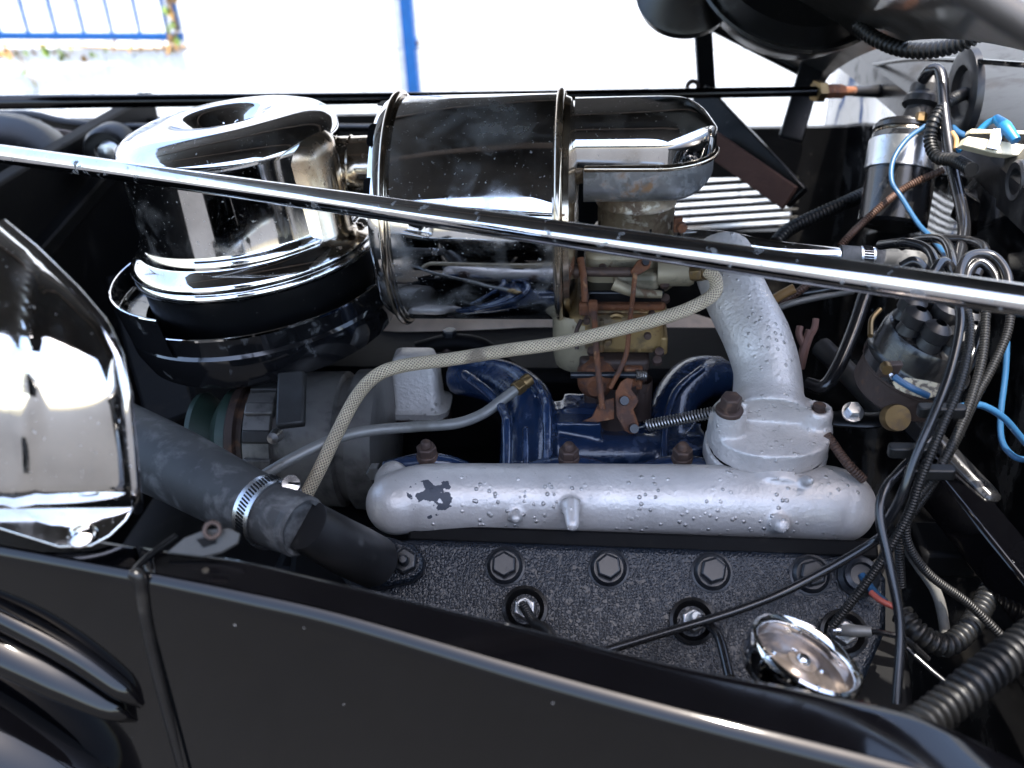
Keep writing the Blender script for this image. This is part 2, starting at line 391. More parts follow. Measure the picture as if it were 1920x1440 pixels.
# vine on the sill
vi = thing('vine', 'dry creeper with a few green leaves trailing over the opening sill', 'vine', WP(60, 100)+wn*.02)
q = MB(); q.tube([WP(-40, 82)+wn*.03, WP(60, 80)+wn*.04, WP(150, 84)+wn*.03, WP(260, 90)+wn*.02, WP(352, 86)+wn*.02], .006, 6, 5)
q.tube([WP(30, 84)+wn*.03, WP(45, 110)+wn*.02, WP(55, 135)+wn*.02, WP(72, 155)+wn*.02], .003, 6, 5); q.tube([WP(330, 90)+wn*.02, WP(335, 50)+wn*.02, WP(322, 0)+wn*.03], .006, 6, 5)
part(q, 'stem', 'leaf_dry', vi)
def leaf(p, s, m):
    a = Vector((random.uniform(-1, 1), random.uniform(-1, 0), random.uniform(-1, 1))).normalized(); u, v = perp(a)
    sh = [(0, -1), (.45, -.5), (.62, 0), (.3, .35), (.0, 1), (-.3, .35), (-.62, 0), (-.45, -.5)]
    vv = [p+u*x*s+v*y*s+a*(.15*s*abs(x)) for x, y in sh]+[p]
    q = MB(); q.add(vv, [(i, (i+1) % 8, 8) for i in range(8)]); part(q, 'leaf', m, vi)
for i in range(46):
    x = random.uniform(-10, 345); leaf(WP(x, 84+random.gauss(0, 6)+(8 if x < 200 else 0))+wn*random.uniform(.02, .08), random.uniform(.012, .032), random.choice(['leaf_dry', 'leaf_dry', 'leaf_green']))
for (x, y) in ((38, 98), (42, 112), (52, 134), (66, 152), (74, 156), (122, 106), (128, 100), (185, 102)): leaf(WP(x, y)+wn*.03, .022, 'leaf_green')
for i in range(16): leaf(WP(326+random.gauss(0, 8), random.uniform(-20, 80))+wn*.03, .026, random.choice(['leaf_dry', 'leaf_green']))

# ================================================================== BODY OF THE CAR
FW_A = .33                                     # firewall, across the rear of the bay
fo = E(FW_A, 0, 0); fn = -ex
def FP(x, y, lift=0.0): return RP(x, y, fo+fn*lift, fn)
far_b = 1.34
fw = thing('firewall', 'glossy black dented firewall across the rear of the engine bay', 'firewall', E(FW_A, .7, .7))
q = MB(); rows = []
for i in range(41):
    row = []
    for j in range(25):
        bb = .12+(far_b+.1-.12)*i/40; z = .6+.62*j/24
        bump = .006*math.sin(bb*9)*math.cos(z*14)+.004*math.sin(bb*23+z*9)
        row.append(E(FW_A+bump, bb, z))
    rows.append(row)
q.grid(rows, False); part(q, 'panel', 'lacquer_black', fw)
q = MB()                                       # swage line and cowl top
q.tube([FP(1600, 128), FP(1700, 112), FP(1800, 113), FP(1930, 122)], .0025, 8, 6); part(q, 'swage_bead', 'gloss_black', fw)
q = MB()
sec = [(0, 0), (0, .03), (.02, .05), (.06, .062), (.30, .10)]
rows = [[E(FW_A+a_-.004, .1+1.35*i/20, 1.215+c_-.06*abs(i/20-.42)**2) for a_, c_ in sec] for i in range(21)]
q.grid(rows, False); part(q, 'cowl', 'dusty_black', fw)

# far inner wing with its lip
fi = thing('inner_wing', 'dark inner wing panel along the far side of the engine bay', 'body panel', E(-.2, far_b, .7))
fp_ = lambda x, y: RP(x, y, E(0, far_b, 0), ey)
lo0, lo1 = fp_(1222, 432), fp_(1490, 330); a0_, a1_ = lo0.dot(ex), lo1.dot(ex); z0_, z1_ = lo0.z, lo1.z
q = MB()
zr_ = fp_(1450, 238).z                         # the wing top drops toward the cowl
for x0, x1, z0, z1 in ((-.87, a0_, .56, 1.16), (a1_, .37, .56, zr_), (a0_, a1_, .56, z0_), (a0_, a1_, z1_, zr_)):
    q.box(E((x0+x1)/2, far_b, (z0+z1)/2), ((x1-x0)/2, .006, (z1-z0)/2))
part(q, 'panel', 'dusty_black', fi, weld=True)
lipz = [(0, 214), (60, 215), (120, 228), (200, 236), (280, 238), (420, 238), (700, 240)]
q = MB(); q.tube([P(x, y, 1.30) for x, y in lipz], .007, 10, 5, flat=.7); part(q, 'lip', 'dusty_black', fi)
q = MB()
for i in range(2): pass
q.lathe([(0, .012), (.011, .010), (.013, 0)], P(206, 283, 1.18), -ey, 20); part(q, 'bolt', 'galvanised', fi)
q = MB(); q.lathe([(.013, .006), (.026, .006), (.030, 0), (.030, -.03)], P(200, 285, 1.19), -ey, 28); part(q, 'bolt_seat', 'dusty_black', fi)
q = MB(); q.lathe([(0, .07), (.04, .06), (.08, .03), (.092, 0), (.096, -.05)], P(15, 350, 1.20), (-ey+ez*.5+ex*.4), 32); part(q, 'wheel_bulge', 'horn_black', fi)
q = MB(); q.prism([P(x, y, 1.24) for x, y in ((90, 240), (150, 250), (200, 290), (170, 330), (110, 330))], -ey, .004); part(q, 'bare_patch', 'primer_tan', fi)

# louvre opening in the far panel, daylight between thin dark slats
lv = thing('louvre_grille', 'thin dark louvre slats over a bright opening in the far panel', 'louvre grille', lo0)
for i in range(7):
    y0 = 340+i*14.5; q = MB(); l = RP(1215, y0+12, E(0, far_b-.004, 0), ey); rr_ = RP(1496, y0-6, E(0, far_b-.004, 0), ey)
    q.bar(l, rr_, .005, .008, ez); part(q, 'slat', 'alloy_dark', lv, bevel=.001)

# radiator side and the light-blocking sheet below
rd = thing('radiator_shroud', 'black radiator shroud closing the front of the engine bay', 'radiator shroud', E(-.66, .85, .7))
q = MB(); q.box(E(-.66, .85, .93), (.012, .52, .26)); part(q, 'panel', 'flat_black', rd, bevel=.004)
q = MB(); q.bar(E(-.645, .45, 1.02), E(-.645, 1.3, 1.15), .03, .02); part(q, 'brace', 'flat_black', rd, bevel=.003)
q = MB(); q.bar(P(240, 520, 1.15), P(330, 800, .95), .05, .02, ex); part(q, 'side_channel', 'flat_black', rd, bevel=.004)
q = MB(); q.box(E(-.15, .75, .62), (.62, .70, .02)); solo(q, 'light_block_sheet', 'flat_black', 'black sheet added below the engine bay to block ground light', 'light blocker', bevel=.004)  # unseen sheet, added to keep ground light out of the bay

# bonnet, raised and hinged at the cowl
hd = thing('hood', 'raised black hood hinged above the firewall', 'hood', P(1600, 185, 1.25))
fA, fB = P(1335, 48, 1.25), P(1520, 142, 1.25); fdir = (fA-fB).normalized()
nA, nB = P(1826, -14, .29), P(1940, 56, .29); ndir = (nA-nB).normalized()
NB = 28; NA = 30; top = []; bot = []
for i in range(NA+1):
    s_ = i/NA; L1 = 1.35*s_; cv_ = max(0, L1-.22)           # unseen edges bent outward to shade the engine and set its reflections
    pf = fB - fdir*.02 + fdir*(L1-cv_) + Vector((-.89, 0, .46))*cv_; pn = nB - ndir*.13 + ndir*(L1-cv_) + Vector((-.98, -.13, .11))*cv_
    rt, rb = [], []
    for j in range(NB+1):
        t = j/NB; p = pf.lerp(pn, t)+ez*(.13*math.sin(math.pi*t)**.75)*(.45+.55*s_)
        rb.append(p); rt.append(p+ez*.004)
    top.append(rt); bot.append(rb)
q = MB(); q.grid(top, False); part(q, 'outer_skin', 'gloss_black', hd)
q = MB(); q.grid(bot, False); part(q, 'underside', 'hood_black', hd)
q = MB(); q.tube([r[0] for r in bot], .007, 8, 1); part(q, 'far_edge', 'dusty_black', hd)
q = MB(); q.tube([r[-1] for r in bot], .0055, 10, 1, flat=1); part(q, 'near_edge', 'hood_black', hd)
for t_ in (.34, .66):
    q = MB(); j = int(NB*t_); q.tube([r[j]-ez*.010 for r in bot[3:]], .012, 8, 1, flat=.6); part(q, 'stiffener', 'primer_tan', hd)

# ================================================================== ENGINE
Hel = R_(50); hn = -ey*math.cos(Hel)+ez*math.sin(Hel); hu = ey*math.sin(Hel)+ez*math.cos(Hel)
H0 = P(1140, 1066, .66)
def HP(x, y, lift=0.0): return RP(x, y, H0+hn*lift, hn)
eb = thing('engine_block', 'black engine block under the manifolds', 'engine block', E(-.05, .72, .66))
q = MB(); c0 = H0-hn*.09
q.box(c0-ex*.015-hu*.05, (.225, .085, .045), (ex, hu, hn)); part(q, 'cylinder_bank', 'flat_black', eb, bevel=.006)
q = MB(); q.box(E(-.06, .72, .86), (.20, .16, .14)); part(q, 'crankcase', 'flat_black', eb, bevel=.01)
q = MB(); hb = P(860, 700, .98); q.box(Vector((0, 0, 0))+E(.0, 0, 0)+ (P(880, 735, .93)), (.26, .05, .05)); part(q, 'far_bank', 'flat_black', eb, bevel=.01)

hdx = thing('cylinder_head', 'black crinkle finish cylinder head with flanged hex bolts', 'cylinder head', H0-hn*.05-hu*.12)
tl, tr = HP(725, 1006), HP(1655, 1046)
out = [HP(700, 1040), HP(735, 1012), HP(770, 1009), HP(1500, 1034), HP(1640, 1046), HP(1664, 1085), HP(1664, 1180), HP(1600, 1330), HP(800, 1250), HP(690, 1130)]
q = MB(); q.prism(out, hn, .042); part(q, 'head_casting', 'crinkle_black', hdx, bevel=.005, seg=3)
q = MB(); q.bar(HP(770, 1003, -.012), HP(1640, 1035, -.012), .012, .02, hu); part(q, 'gasket_lip', 'flat_black', hdx, bevel=.002)
for i, (x, y) in enumerate(((947, 1062), (1141, 1066), (1335, 1073), (1520, 1078))):
    o = HP(x, y); q = MB(); rr = M(34, .66)
    q.lathe([(0, .0035), (rr*.80, .0035), (rr*.93, .0022), (rr, .0008), (rr*1.12, .0004), (rr*1.16, -.001)], o, hn, 36)
    bo = part(q, 'bolt', 'bolt_black', hdx)
    q = MB(); q.hexa(o+hn*.0034, hn, M(25, .66), .0075, hu+ex*random.uniform(-.4, .4)); part(q, 'hex', 'bolt_black', bo, ang=25, bevel=.0006)
for (x, y) in ((660-8, 990),):
    pass
def plug(x, y, lab, boot_dir, wire_pts):
    o = HP(x, y); r = M(42, .66)
    q = MB(); q.lathe([(r*1.02, -.001), (r*1.0, .0016), (r*.86, .0022), (r*.74, .0004), (r*.62, -.004), (0, -.005)], o+hn*.003, hn, 40); part(q, 'plug_well', 'dusty_black', hdx)
    t = thing('spark_plug', lab, 'spark plug', o-hn*.002)
    q = MB(); q.hexa(o-hn*.001, hn, M(22, .66), .010, hu); part(q, 'hex', 'steel', t, bevel=.0005)
    q = MB(); rr = M(11, .66); q.lathe([(rr*1.4, .008), (rr*1.4, .012), (rr, .014), (rr*.95, .020), (rr*.8, .022), (rr*.95, .024), (rr*.7, .030), (0, .031)], o, hn, 20); part(q, 'insulator', 'ceramic', t)
    return o+hn*.028
p1 = plug(985, 1142, 'white tipped spark plug half hidden by the ledge below the first two head bolts', 0, 0)
p2 = plug(1298, 1165, 'white tipped spark plug under the sagging black cable', 0, 0)
p3 = plug(1580, 1188, 'spark plug with grey boot beside the round chrome cap', 0, 0)
def cable(name, lab, pts, r, m, cat='cable', grp=None, n=10, sub=8):
    q = MB(); q.tube(px(*pts), r, n, sub); return solo(q, name, m, lab, cat, grp)
q = MB(); q.tube([p1, P(1003, 1168, .615), P(1030, 1185, .59), P(1060, 1260, .56)], .0033, 10, 6); solo(q, 'spark_plug_lead', 'cable_ribbed', 'short dark lead on the plug half hidden by the ledge', 'cable')
q = MB(); q.tube([p2, P(1330, 1172, .615), P(1350, 1200, .60), P(1368, 1270, .58)], .0032, 10, 6); solo(q, 'spark_plug_lead', 'cable', 'black lead hooking down from the plug under the sagging cable', 'cable')
bt = thing('plug_boot', 'grey rubber plug boot with bare terminal beside the round chrome cap', 'plug boot', P(1600, 1182, .60))
q = MB(); q.tube([P(1578, 1182, .605), P(1600, 1183, .60), P(1635, 1184, .595)], [.0032, .0040, .0030], 12, 4); part(q, 'boot', 'grey_pipe', bt)
q = MB(); q.tube([P(1560, 1181, .606), P(1580, 1182, .605)], .0036, 12, 2); part(q, 'terminal', 'clamp_steel', bt)
q = MB(); q.tube([P(1634, 1184, .595), P(1660, 1188, .592), P(1700, 1200, .59), P(1740, 1235, .60)], .0018, 8, 6); part(q, 'lead', 'cable', bt)

# water outlet flange on the head
wo = thing('water_outlet', 'black water outlet flange bolted to the front of the head', 'water outlet', HP(720, 1080))
fl = [(640, 1015), (700, 1000), (735, 1008), (775, 1020), (794, 1045), (792, 1072), (770, 1090), (715, 1103), (660, 1110), (630, 1070)]
q = MB(); q.prism([HP(x, y, .012) for x, y in fl], hn, .012); part(q, 'flange', 'crinkle_black', wo, bevel=.003)
q = MB(); q.hexa(HP(760, 1053, .012), hn, M(26, .65), .006, hu); q.lathe([(0, .010), (.0028, .010), (.0034, .008), (.0034, 0)], HP(760, 1053, .016), hn, 16); part(q, 'nut', 'bolt_black', wo, bevel=.0006)
q = MB(); q.tube(px((575, 985, .585), (620, 1012, .60), (665, 1035, .622), (700, 1052, .645)), [M(48, .59), M(51, .60), M(52, .62), M(50, .64)], 32, 6); part(q, 'spigot', 'rubber_black', wo)
# radiator hose
rh = thing('radiator_hose', 'thick grey scuffed rubber radiator hose', 'hose', P(400, 940, .62))
ha = px((200, 815, .70), (320, 868, .655), (430, 925, .62), (520, 968, .595), (560, 985, .586))
q = MB(); q.tube(ha, [M(76, .68), M(70, .66), M(66, .62), M(61, .60), M(58, .585)], 40, 8); part(q, 'hose', 'rubber', rh)
hd_ = (ha[-1]-ha[-2]).normalized()
q = MB(); q.lathe([(M(57, .585), -.003), (M(60, .585), -.001), (M(59, .585), .003), (M(54, .585), .0045), (M(46, .585), .003)], ha[-1], hd_, 44); part(q, 'cut_end', 'rubber', rh)
hc = thing('hose_clamp', 'steel worm drive clamp around the radiator hose', 'hose clamp', P(500, 980, .59))
cc = P(503, 960, .60); cdir = (ha[3]-ha[2]).normalized(); cr = M(65.5, .60)
cu, cv = perp(cdir)
q = MB(); q.lathe([(cr-.001, -.0068), (cr+.0008, -.0068), (cr+.0008, .0068), (cr-.001, .0068)], cc, cdir, 64); part(q, 'band', 'clamp_steel', hc)
for i in range(46):
    a = 2*math.pi*i/64; n_ = cu*math.cos(a)+cv*math.sin(a); tg = cdir.cross(n_)
    if n_.dot(-Fw) < .0: continue
    q = MB(); q.box(cc+n_*(cr+.0009), (.0032, .0006, .0003), (cdir+tg*.25, tg, n_)); part(q, 'slot', 'flat_black', hc, flat=True)
sc = P(546, 914, .60)
q = MB(); q.box(sc-hu*.003, (.008, .007, .0045), (cdir, -ey, ez)); part(q, 'screw_housing', 'clamp_steel', hc, bevel=.002)
q = MB(); q.lathe([(0, .010), (.0055, .0095), (.0062, .006), (.0062, 0), (0, 0)], sc, (cdir*.3+ez*.7-ey*.4), 20); s1 = part(q, 'screw', 'clamp_steel', hc)
q = MB(); d_ = (cdir*.3+ez*.7-ey*.4).normalized(); q.box(sc+d_*.0099, (.0058, .0007, .0004), (ex, d_.cross(ex), d_)); part(q, 'screw_slot', 'flat_black', s1, flat=True)

# exhaust manifold
em = thing('exhaust_manifold', 'silver painted exhaust manifold with flaking blisters and upswept elbow', 'exhaust manifold', P(1150, 1000, .70))
chipl = RP(812, 925, P(812, 925, .672), Fw)-Vector(em['_o'])
for n_ in MAT['silver_paint'].node_tree.nodes:
    if n_.type == 'VECT_MATH' and n_.operation == 'DISTANCE': n_.inputs[1].default_value = chipl
q = MB()
q.tube(px((742, 945, .69), (800, 935, .695), (1000, 935, .70), (1200, 937, .70), (1400, 942, .70), (1540, 945, .70), (1575, 950, .70)),
       [M(58, .69), M(65, .7), M(66, .7), M(67, .7), M(70, .7), M(74, .7), M(68, .7)], 36, 6)
for (x, y, d, r) in ((745, 944, .69, 59), (1570, 948, .70, 70)):
    q.lathe([(r*math.sin(t)*d/FPX, -r*math.cos(t)*d/FPX) for t in (math.pi*k/14 for k in range(15))], P(x, y, d), ex, 28)
q.tube(px((752, 935, .695), (738, 905, .705), (738, 888, .72)), [M(54, .7), M(38, .7), M(28, .7)], 20, 4)                  # front port neck
q.tube(px((1445, 935, .705), (1445, 900, .712), (1445, 865, .715)), [M(88, .7), M(82, .7), M(78, .71)], 32, 4)  # riser
for k in range(9):                                                        # arms back to the block ports
    pass
for (x, y, r, ln) in ((967, 972, 10, .004), (1072, 968, 15, .012), (1467, 985, 16, .004), (1520, 902, 8, .003)):
    o = P(x, y, .665); q.lathe([(0, ln), (M(r*.8, .66), ln*.85), (M(r, .66), 0), (M(r*1.3, .66), -.012), (0, -.014)], o, (-Fw*.8-ez*.6 if ln > .01 else -Fw), 18)
part(q, 'log', 'silver_paint', em, remesh=.0017, smooth=4)
# lower flange of the riser and the elbow on top
def oval(cx, cy, d, w_, h, n_axis, k=40, pinch=.35):
    o = P(cx, cy, d); u = ex; v = n_axis.cross(u).normalized(); out = []
    for i in range(k):
        t = 2*math.pi*i/k; r = 1-pinch*math.sin(t)**2*0
        out.append(o+u*(w_*math.copysign(abs(math.cos(t))**.8, math.cos(t)))+v*(h*math.copysign(abs(math.sin(t))**.95, math.sin(t))))
    return out
fax = (ez*.96-ey*.10+ex*.06).normalized()
T1 = M(46, .7); dn_ = lambda pts, k: [p-fax*k for p in pts]
q = MB(); q.prism(dn_(oval(1445, 790, .705, M(116, .7), M(104, .7), fax), T1+.002), fax, M(36, .7)); part(q, 'lower_flange', 'silver_rough', em, remesh=.0016, smooth=5)
q = MB(); q.prism(dn_(oval(1445, 790, .705, M(110, .7), M(100, .7), fax), T1-.001), fax, .004); part(q, 'joint_gasket', 'flat_black', em)
q = MB()
q.prism(oval(1445, 790, .705, M(114, .7), M(104, .7), fax), fax, T1)
q.lathe([(0, .012), (M(28, .7), .012), (M(30, .7), .008), (M(32, .7), -.018), (0, -.018)], P(1368, 788, .695), fax, 24)
q.lathe([(M(13, .7), -.004), (M(13, .7), .010), (M(24, .7), .011), (M(28, .7), .006), (M(30, .7), -.022), (M(13, .7), -.022)], P(1531, 786, .70), fax, 24)
q.tube(px((1440, 790, .705), (1440, 745, .715), (1437, 690, .725), (1418, 630, .735), (1390, 575, .75), (1370, 530, .765), (1352, 480, .79)),
       [M(86, .705), M(66, .71), M(62, .72), M(62, .735), M(60, .75), M(58, .77), M(58, .79)], 32, 7)
part(q, 'elbow', 'silver_rough', em, remesh=.0017, smooth=5)
q = MB(); o = P(1367, 772, .687); q.lathe([(M(26, .69), 0), (M(26, .69), .003), (M(20, .69), .004), (0, .004)], o, fax, 24); q.hexa(o+fax*.003, fax, M(20, .69), .011, ex); part(q, 'bolt', 'rust_bolt', em, bevel=.0008)
q = MB(); q.lathe([(M(12, .7), -.008), (M(12, .7), .011), (0, .011)], P(1531, 782, .698), fax, 18); part(q, 'stud_hole', 'rust_dark', em)

# intake manifold, dark blue
im = thing('intake_manifold', 'dark blue painted intake manifold with arched runners', 'intake manifold', P(1100, 860, .78))
q = MB()
q.tube(px((860, 705, .84), (930, 715, .81), (985, 755, .785), (990, 820, .765), (985, 890, .75)), [M(36, .83), M(44, .81), M(52, .78), M(52, .77), M(52, .75)], 24, 7)
q.tube(px((1350, 705, .86), (1300, 715, .84), (1262, 760, .82), (1255, 830, .80), (1255, 890, .78)), [M(40, .83), M(46, .82), M(44, .80), M(44, .79), M(46, .78)], 24, 7)
q.box(P(1165, 850, .80), (M(150, .8), M(45, .8), M(44, .8)))
q.box(P(1080, 800, .785), (M(46, .8), M(40, .8), M(32, .8)))
q.box(P(1170, 795, .81), (M(70, .8), M(50, .8), M(14, .8)))
q.tube(px((1000, 850, .77), (1170, 852, .785), (1330, 852, .79)), M(40, .78), 20, 4)
q.tube(px((880, 676, .815), (960, 690, .785), (1015, 735, .755), (1026, 790, .735), (1026, 895, .722)), M(10, .76), 12, 6)
q.tube(px((870, 700, .80), (915, 735, .765), (946, 775, .74), (950, 810, .727), (950, 895, .715)), M(10, .75), 12, 6)
q.tube(px((985, 800, .735), (986, 850, .725), (986, 895, .718)), M(7, .75), 10, 4)
q.box(P(1090, 760, .79), (M(34, .79), M(30, .79), M(10, .79)))
q.tube(px((1318, 690, .81), (1268, 735, .785), (1248, 800, .765), (1246, 880, .75)), M(9, .77), 10, 6)
part(q, 'casting', 'blue_paint', im, remesh=.0019, smooth=4)
for i, (x, y, d) in enumerate(((803, 868, .715), (1067, 872, .72), (1278, 872, .725))):
    q = MB(); o = P(x, y, d); u = ex
    q.tube([o-ex*M(85, d)-ez*.004, o-ex*M(40, d)+ez*.000, o+ez*.002, o+ex*M(45, d), o+ex*M(100, d)-ez*.008], [M(12, d), M(16, d), M(19, d), M(16, d), M(9, d)], 14, 5, flat=.8)
    part(q, 'clamp_ear', 'blue_paint', im)
    q = MB(); n_ = (ez*.97-ey*.1).normalized(); o = o+n_*M(16, d)
    q.lathe([(0, .003), (M(19, d), .003), (M(21, d), 0), (M(21, d), -.004)], o, n_, 20); q.hexa(o+n_*.002, n_, M(19, d), M(20, d), ex)
    q.lathe([(0, M(38, d)), (M(7, d), M(37, d)), (M(10, d), M(33, d)), (M(11, d), M(16, d))], o, n_, 16); part(q, 'stud_nut', 'rust_bolt', im, bevel=.0006)

# far bank: pale manifold log, silver port and black bracket
fm = thing('far_exhaust_manifold', 'tan grey exhaust manifold of the far bank behind the drum', 'exhaust manifold', P(900, 660, .97))
q = MB(); q.tube(px((690, 640, .98), (760, 628, .97), (900, 622, .965), (1060, 616, .965), (1250, 640, .96), (1330, 660, .96)), [M(60, .97), M(62, .97), M(58, .97), M(54, .97), M(60, .97), M(60, .97)], 28, 5)
part(q, 'log', 'silver_far', fm)
sp = thing('valley_port', 'small silver water port casting between the banks', 'port casting', P(790, 770, .86))
q = MB(); q.stack(rounded(M(47, .86), M(34, .86), M(18, .86)), [(0, -.006), (.006, -.007), (.010, .0), (.045, .002), (.055, .006), (.057, .012)], P(786, 765, .86), ex, ey, ez); part(q, 'casting', 'silver_rough', sp, ang=60)
q = MB(); q.stack(rounded(M(56, .86), M(44, .86), M(18, .86)), [(-.004, 0), (-.001, 0)], P(786, 766, .86), ex, ey, ez); part(q, 'gasket', 'rust_dark', sp)
bk = thing('valley_bracket', 'black clamp bracket held by a tall hex bolt over the valley', 'bracket', P(850, 665, .88))
q = MB(); q.tube(px((780, 655, .885), (845, 642, .885), (905, 650, .88), (960, 690, .87)), [M(14, .88), M(17, .88), M(16, .88), M(12, .87)], 12, 5); part(q, 'arm', 'flat_black', bk)
q = MB(); q.tube(px((838, 650, .885), (836, 720, .88), (838, 790, .87)), M(9, .88), 10, 3); part(q, 'stem', 'rust_dark', bk)
q = MB(); q.hexa(P(844, 636, .885), ez, M(14, .885), M(20, .88), ex); q.lathe([(M(16, .88), 0), (M(16, .88), -.006)], P(844, 638, .885), ez, 16); part(q, 'bolt', 'bolt_black', bk, bevel=.0006)

# grey vacuum pipe and braided hose
vp = thing('vacuum_pipe', 'grey painted metal pipe with brass fitting into the blue manifold', 'pipe', P(700, 810, .73))
q = MB(); q.tube(px((480, 900, .69), (545, 862, .695), (620, 826, .705), (690, 808, .715), (780, 800, .725), (855, 794, .735), (905, 776, .745), (945, 747, .75), (972, 727, .755)), M(10.5, .72), 16, 8); part(q, 'pipe', 'grey_pipe', vp)
q = MB(); d_ = (P(990, 713, .76)-P(960, 736, .752)).normalized(); o = P(966, 731, .753); q.hexa(o, d_, M(15, .75), .008, ez); q.lathe([(M(11, .75), .008), (M(13, .75), .010), (M(13, .75), .016), (0, .016)], o, d_, 16); part(q, 'fitting', 'brass', vp, bevel=.0006)
bhz = thing('braided_hose', 'woven braided fuel hose sweeping from the carburetor down behind the clamp', 'hose', P(700, 700, .70))
q = MB(); q.tube(px((565, 945, .69), (600, 878, .695), (632, 812, .70), (668, 745, .705), (705, 705, .70), (755, 686, .70), (850, 673, .70), (950, 657, .70), (1050, 643, .70), (1150, 620, .70), (1240, 597, .705), (1300, 575, .71), (1338, 551, .715), (1342, 525, .72), (1328, 509, .725)), M(13, .70), 20, 8)
part(q, 'braid', 'braid', bhz)
q = MB(); o = P(1296, 512, .735); d_ = (P(1330, 510, .728)-o).normalized(); q.hexa(o, d_, M(17, .73), .010, ez); q.lathe([(M(11, .73), .009), (M(15, .73), .011), (M(15, .73), .016), (M(11, .73), .017)], o, d_, 18); part(q, 'ferrule', 'brass', bhz, bevel=.0008)

# generator
ge = thing('generator', 'grey alloy generator with green black belt pulley', 'generator', P(600, 960, .80))
go = P(600, 822, .83); K = lambda v: M(v, .82)
q = MB(); q.lathe([(0, K(-118)), (K(80), K(-116)), (K(118), K(-108)), (K(122), K(-60)), (K(122), K(-58)), (K(112), K(-56)), (K(112), K(-40)), (K(126), K(-38)), (K(128), K(55)), (K(118), K(60)), (K(118), K(78)), (K(132), K(80)), (K(134), K(128)), (K(120), K(136)), (0, K(138))], go, ex, 64); part(q, 'body', 'alloy', ge)
for k in range(9):
    a = R_(100+k*24); n_ = -ey*math.sin(a)*1+ez*math.cos(a)*-1
    q = MB(); q.box(go+n_*K(118)-ex*K(80), (K(26), K(12), K(10)), (ex, ex.cross(n_), n_)); part(q, 'rib', 'alloy_dark' if k % 2 else 'alloy', ge, bevel=.0015)
q = MB(); q.lathe([(K(50), K(-150)), (K(100), K(-150)), (K(106), K(-146)), (K(106), K(-132)), (K(98), K(-128)), (K(98), K(-118))], go, ex, 48); part(q, 'fan', 'rust_dark', ge)
q = MB(); q.lathe([(0, K(-240)), (K(60), K(-238)), (K(84), K(-232)), (K(86), K(-222)), (K(62), K(-192)), (K(92), K(-170)), (K(94), K(-152)), (0, K(-150))], go, ex, 48); part(q, 'pulley', 'green_black', ge)
q = MB(); q.hexa(P(705, 880, .73), (-ey+ez*.2), K(13), K(20)); part(q, 'bolt', 'galvanised', ge)
q = MB(); q.lathe([(0, .012), (K(10), .011), (K(12), 0)], P(520, 815, .745), -ey+ez*.3, 16); part(q, 'post', 'steel', ge)
q = MB(); q.bar(P(548, 700, .76), P(545, 800, .735), .022, .008, ex); part(q, 'strap', 'alloy_dark', ge, bevel=.002)

# ================================================================== AIR CLEANER
ac = thing('air_cleaner', 'chrome oil bath air cleaner of canister, drum and intake horn', 'air cleaner', P(470, 700, .86))
AD = .86; A = lambda v: M(v, AD); ao = P(472, 520, AD)                          # axis foot at the bowl rim
axz = (ez).normalized()
ctop = P(436, 300, AD)
# bowl below
ao = P(488, 522, AD); axz = (ez-ex*.085).normalized()
q = MB(); q.lathe([(A(215), A(-20)), (A(246), A(-8)), (A(250), A(0)), (A(252), A(-1)), (A(251), A(-5)), (A(247), A(-34)), (A(251), A(-40)), (A(249), A(-66)), (A(236), A(-100)), (A(205), A(-116)), (0, A(-118))], ao, axz, 96); part(q, 'oil_bowl', 'bowl_black', ac)
q = MB(); q.lathe([(A(249), A(-1)), (A(251), A(2)), (A(253), A(1)), (A(252.5), A(-3))], ao, axz, 96); part(q, 'bowl_rim', 'chrome', ac)
# flared, notched skirt at the front left
th0, th1 = R_(118), R_(250)
q = MB(); q.lathe([(A(250), A(-30)), (A(256), A(14)), (A(259), A(40)), (A(261), A(40)), (A(258), A(10)), (A(252), A(-34))], ao, axz, 48, ref=ex, a0=th0, a1=th1); sk = part(q, 'skirt', 'bowl_black', ac)
q = MB(); uu = (ex-axz*ex.dot(axz)).normalized(); vv_ = axz.cross(uu)
q.tube([ao+axz*A(40)+(uu*math.cos(t)+vv_*math.sin(t))*A(260) for t in (th0+(th1-th0)*k/40 for k in range(41))], A(2.6), 8, 1); part(q, 'skirt_edge', 'chrome', sk)
# screen band
co_ = P(484, 466, AD)
q = MB(); q.lathe([(A(214), A(-84)), (A(218), A(8))], co_, axz, 80); part(q, 'screen_band', 'dusty_black', ac)
# canister cover
q = MB(); q.lathe([(A(222), A(-8)), (A(228), A(-6)), (A(229), A(2)), (A(224), A(8)), (A(229), A(12)), (A(229), A(18)), (A(221), A(28)), (A(212), A(36)), (A(205), A(40)), (A(203), A(45)), (A(205), A(50)), (A(197), A(57)),
                     (A(195), A(64)), (A(194), A(120)), (A(193), A(186)), (A(195), A(200)), (A(195), A(212)), (A(189), A(226)), (A(174), A(237)), (A(148), A(246)), (A(108), A(252)), (A(84), A(251)), (A(70), A(246)), (A(58), A(234)), (A(48), A(218)), (A(36), A(210)), (0, A(207))], co_, axz, 128)
cov = part(q, 'canister_cover', 'chrome', ac, ang=75)
for k_ in (-12, 12):
    q = MB(); o = co_+axz*A(208)+ex*A(k_+10); q.tube([o, o+axz*A(14)+ex*A(k_*.3), o+axz*A(26)-ex*A(k_*.2), o+axz*A(32)+ex*A(k_*.5)], A(3), 8, 5); part(q, 'spring_hook', 'chrome', cov)
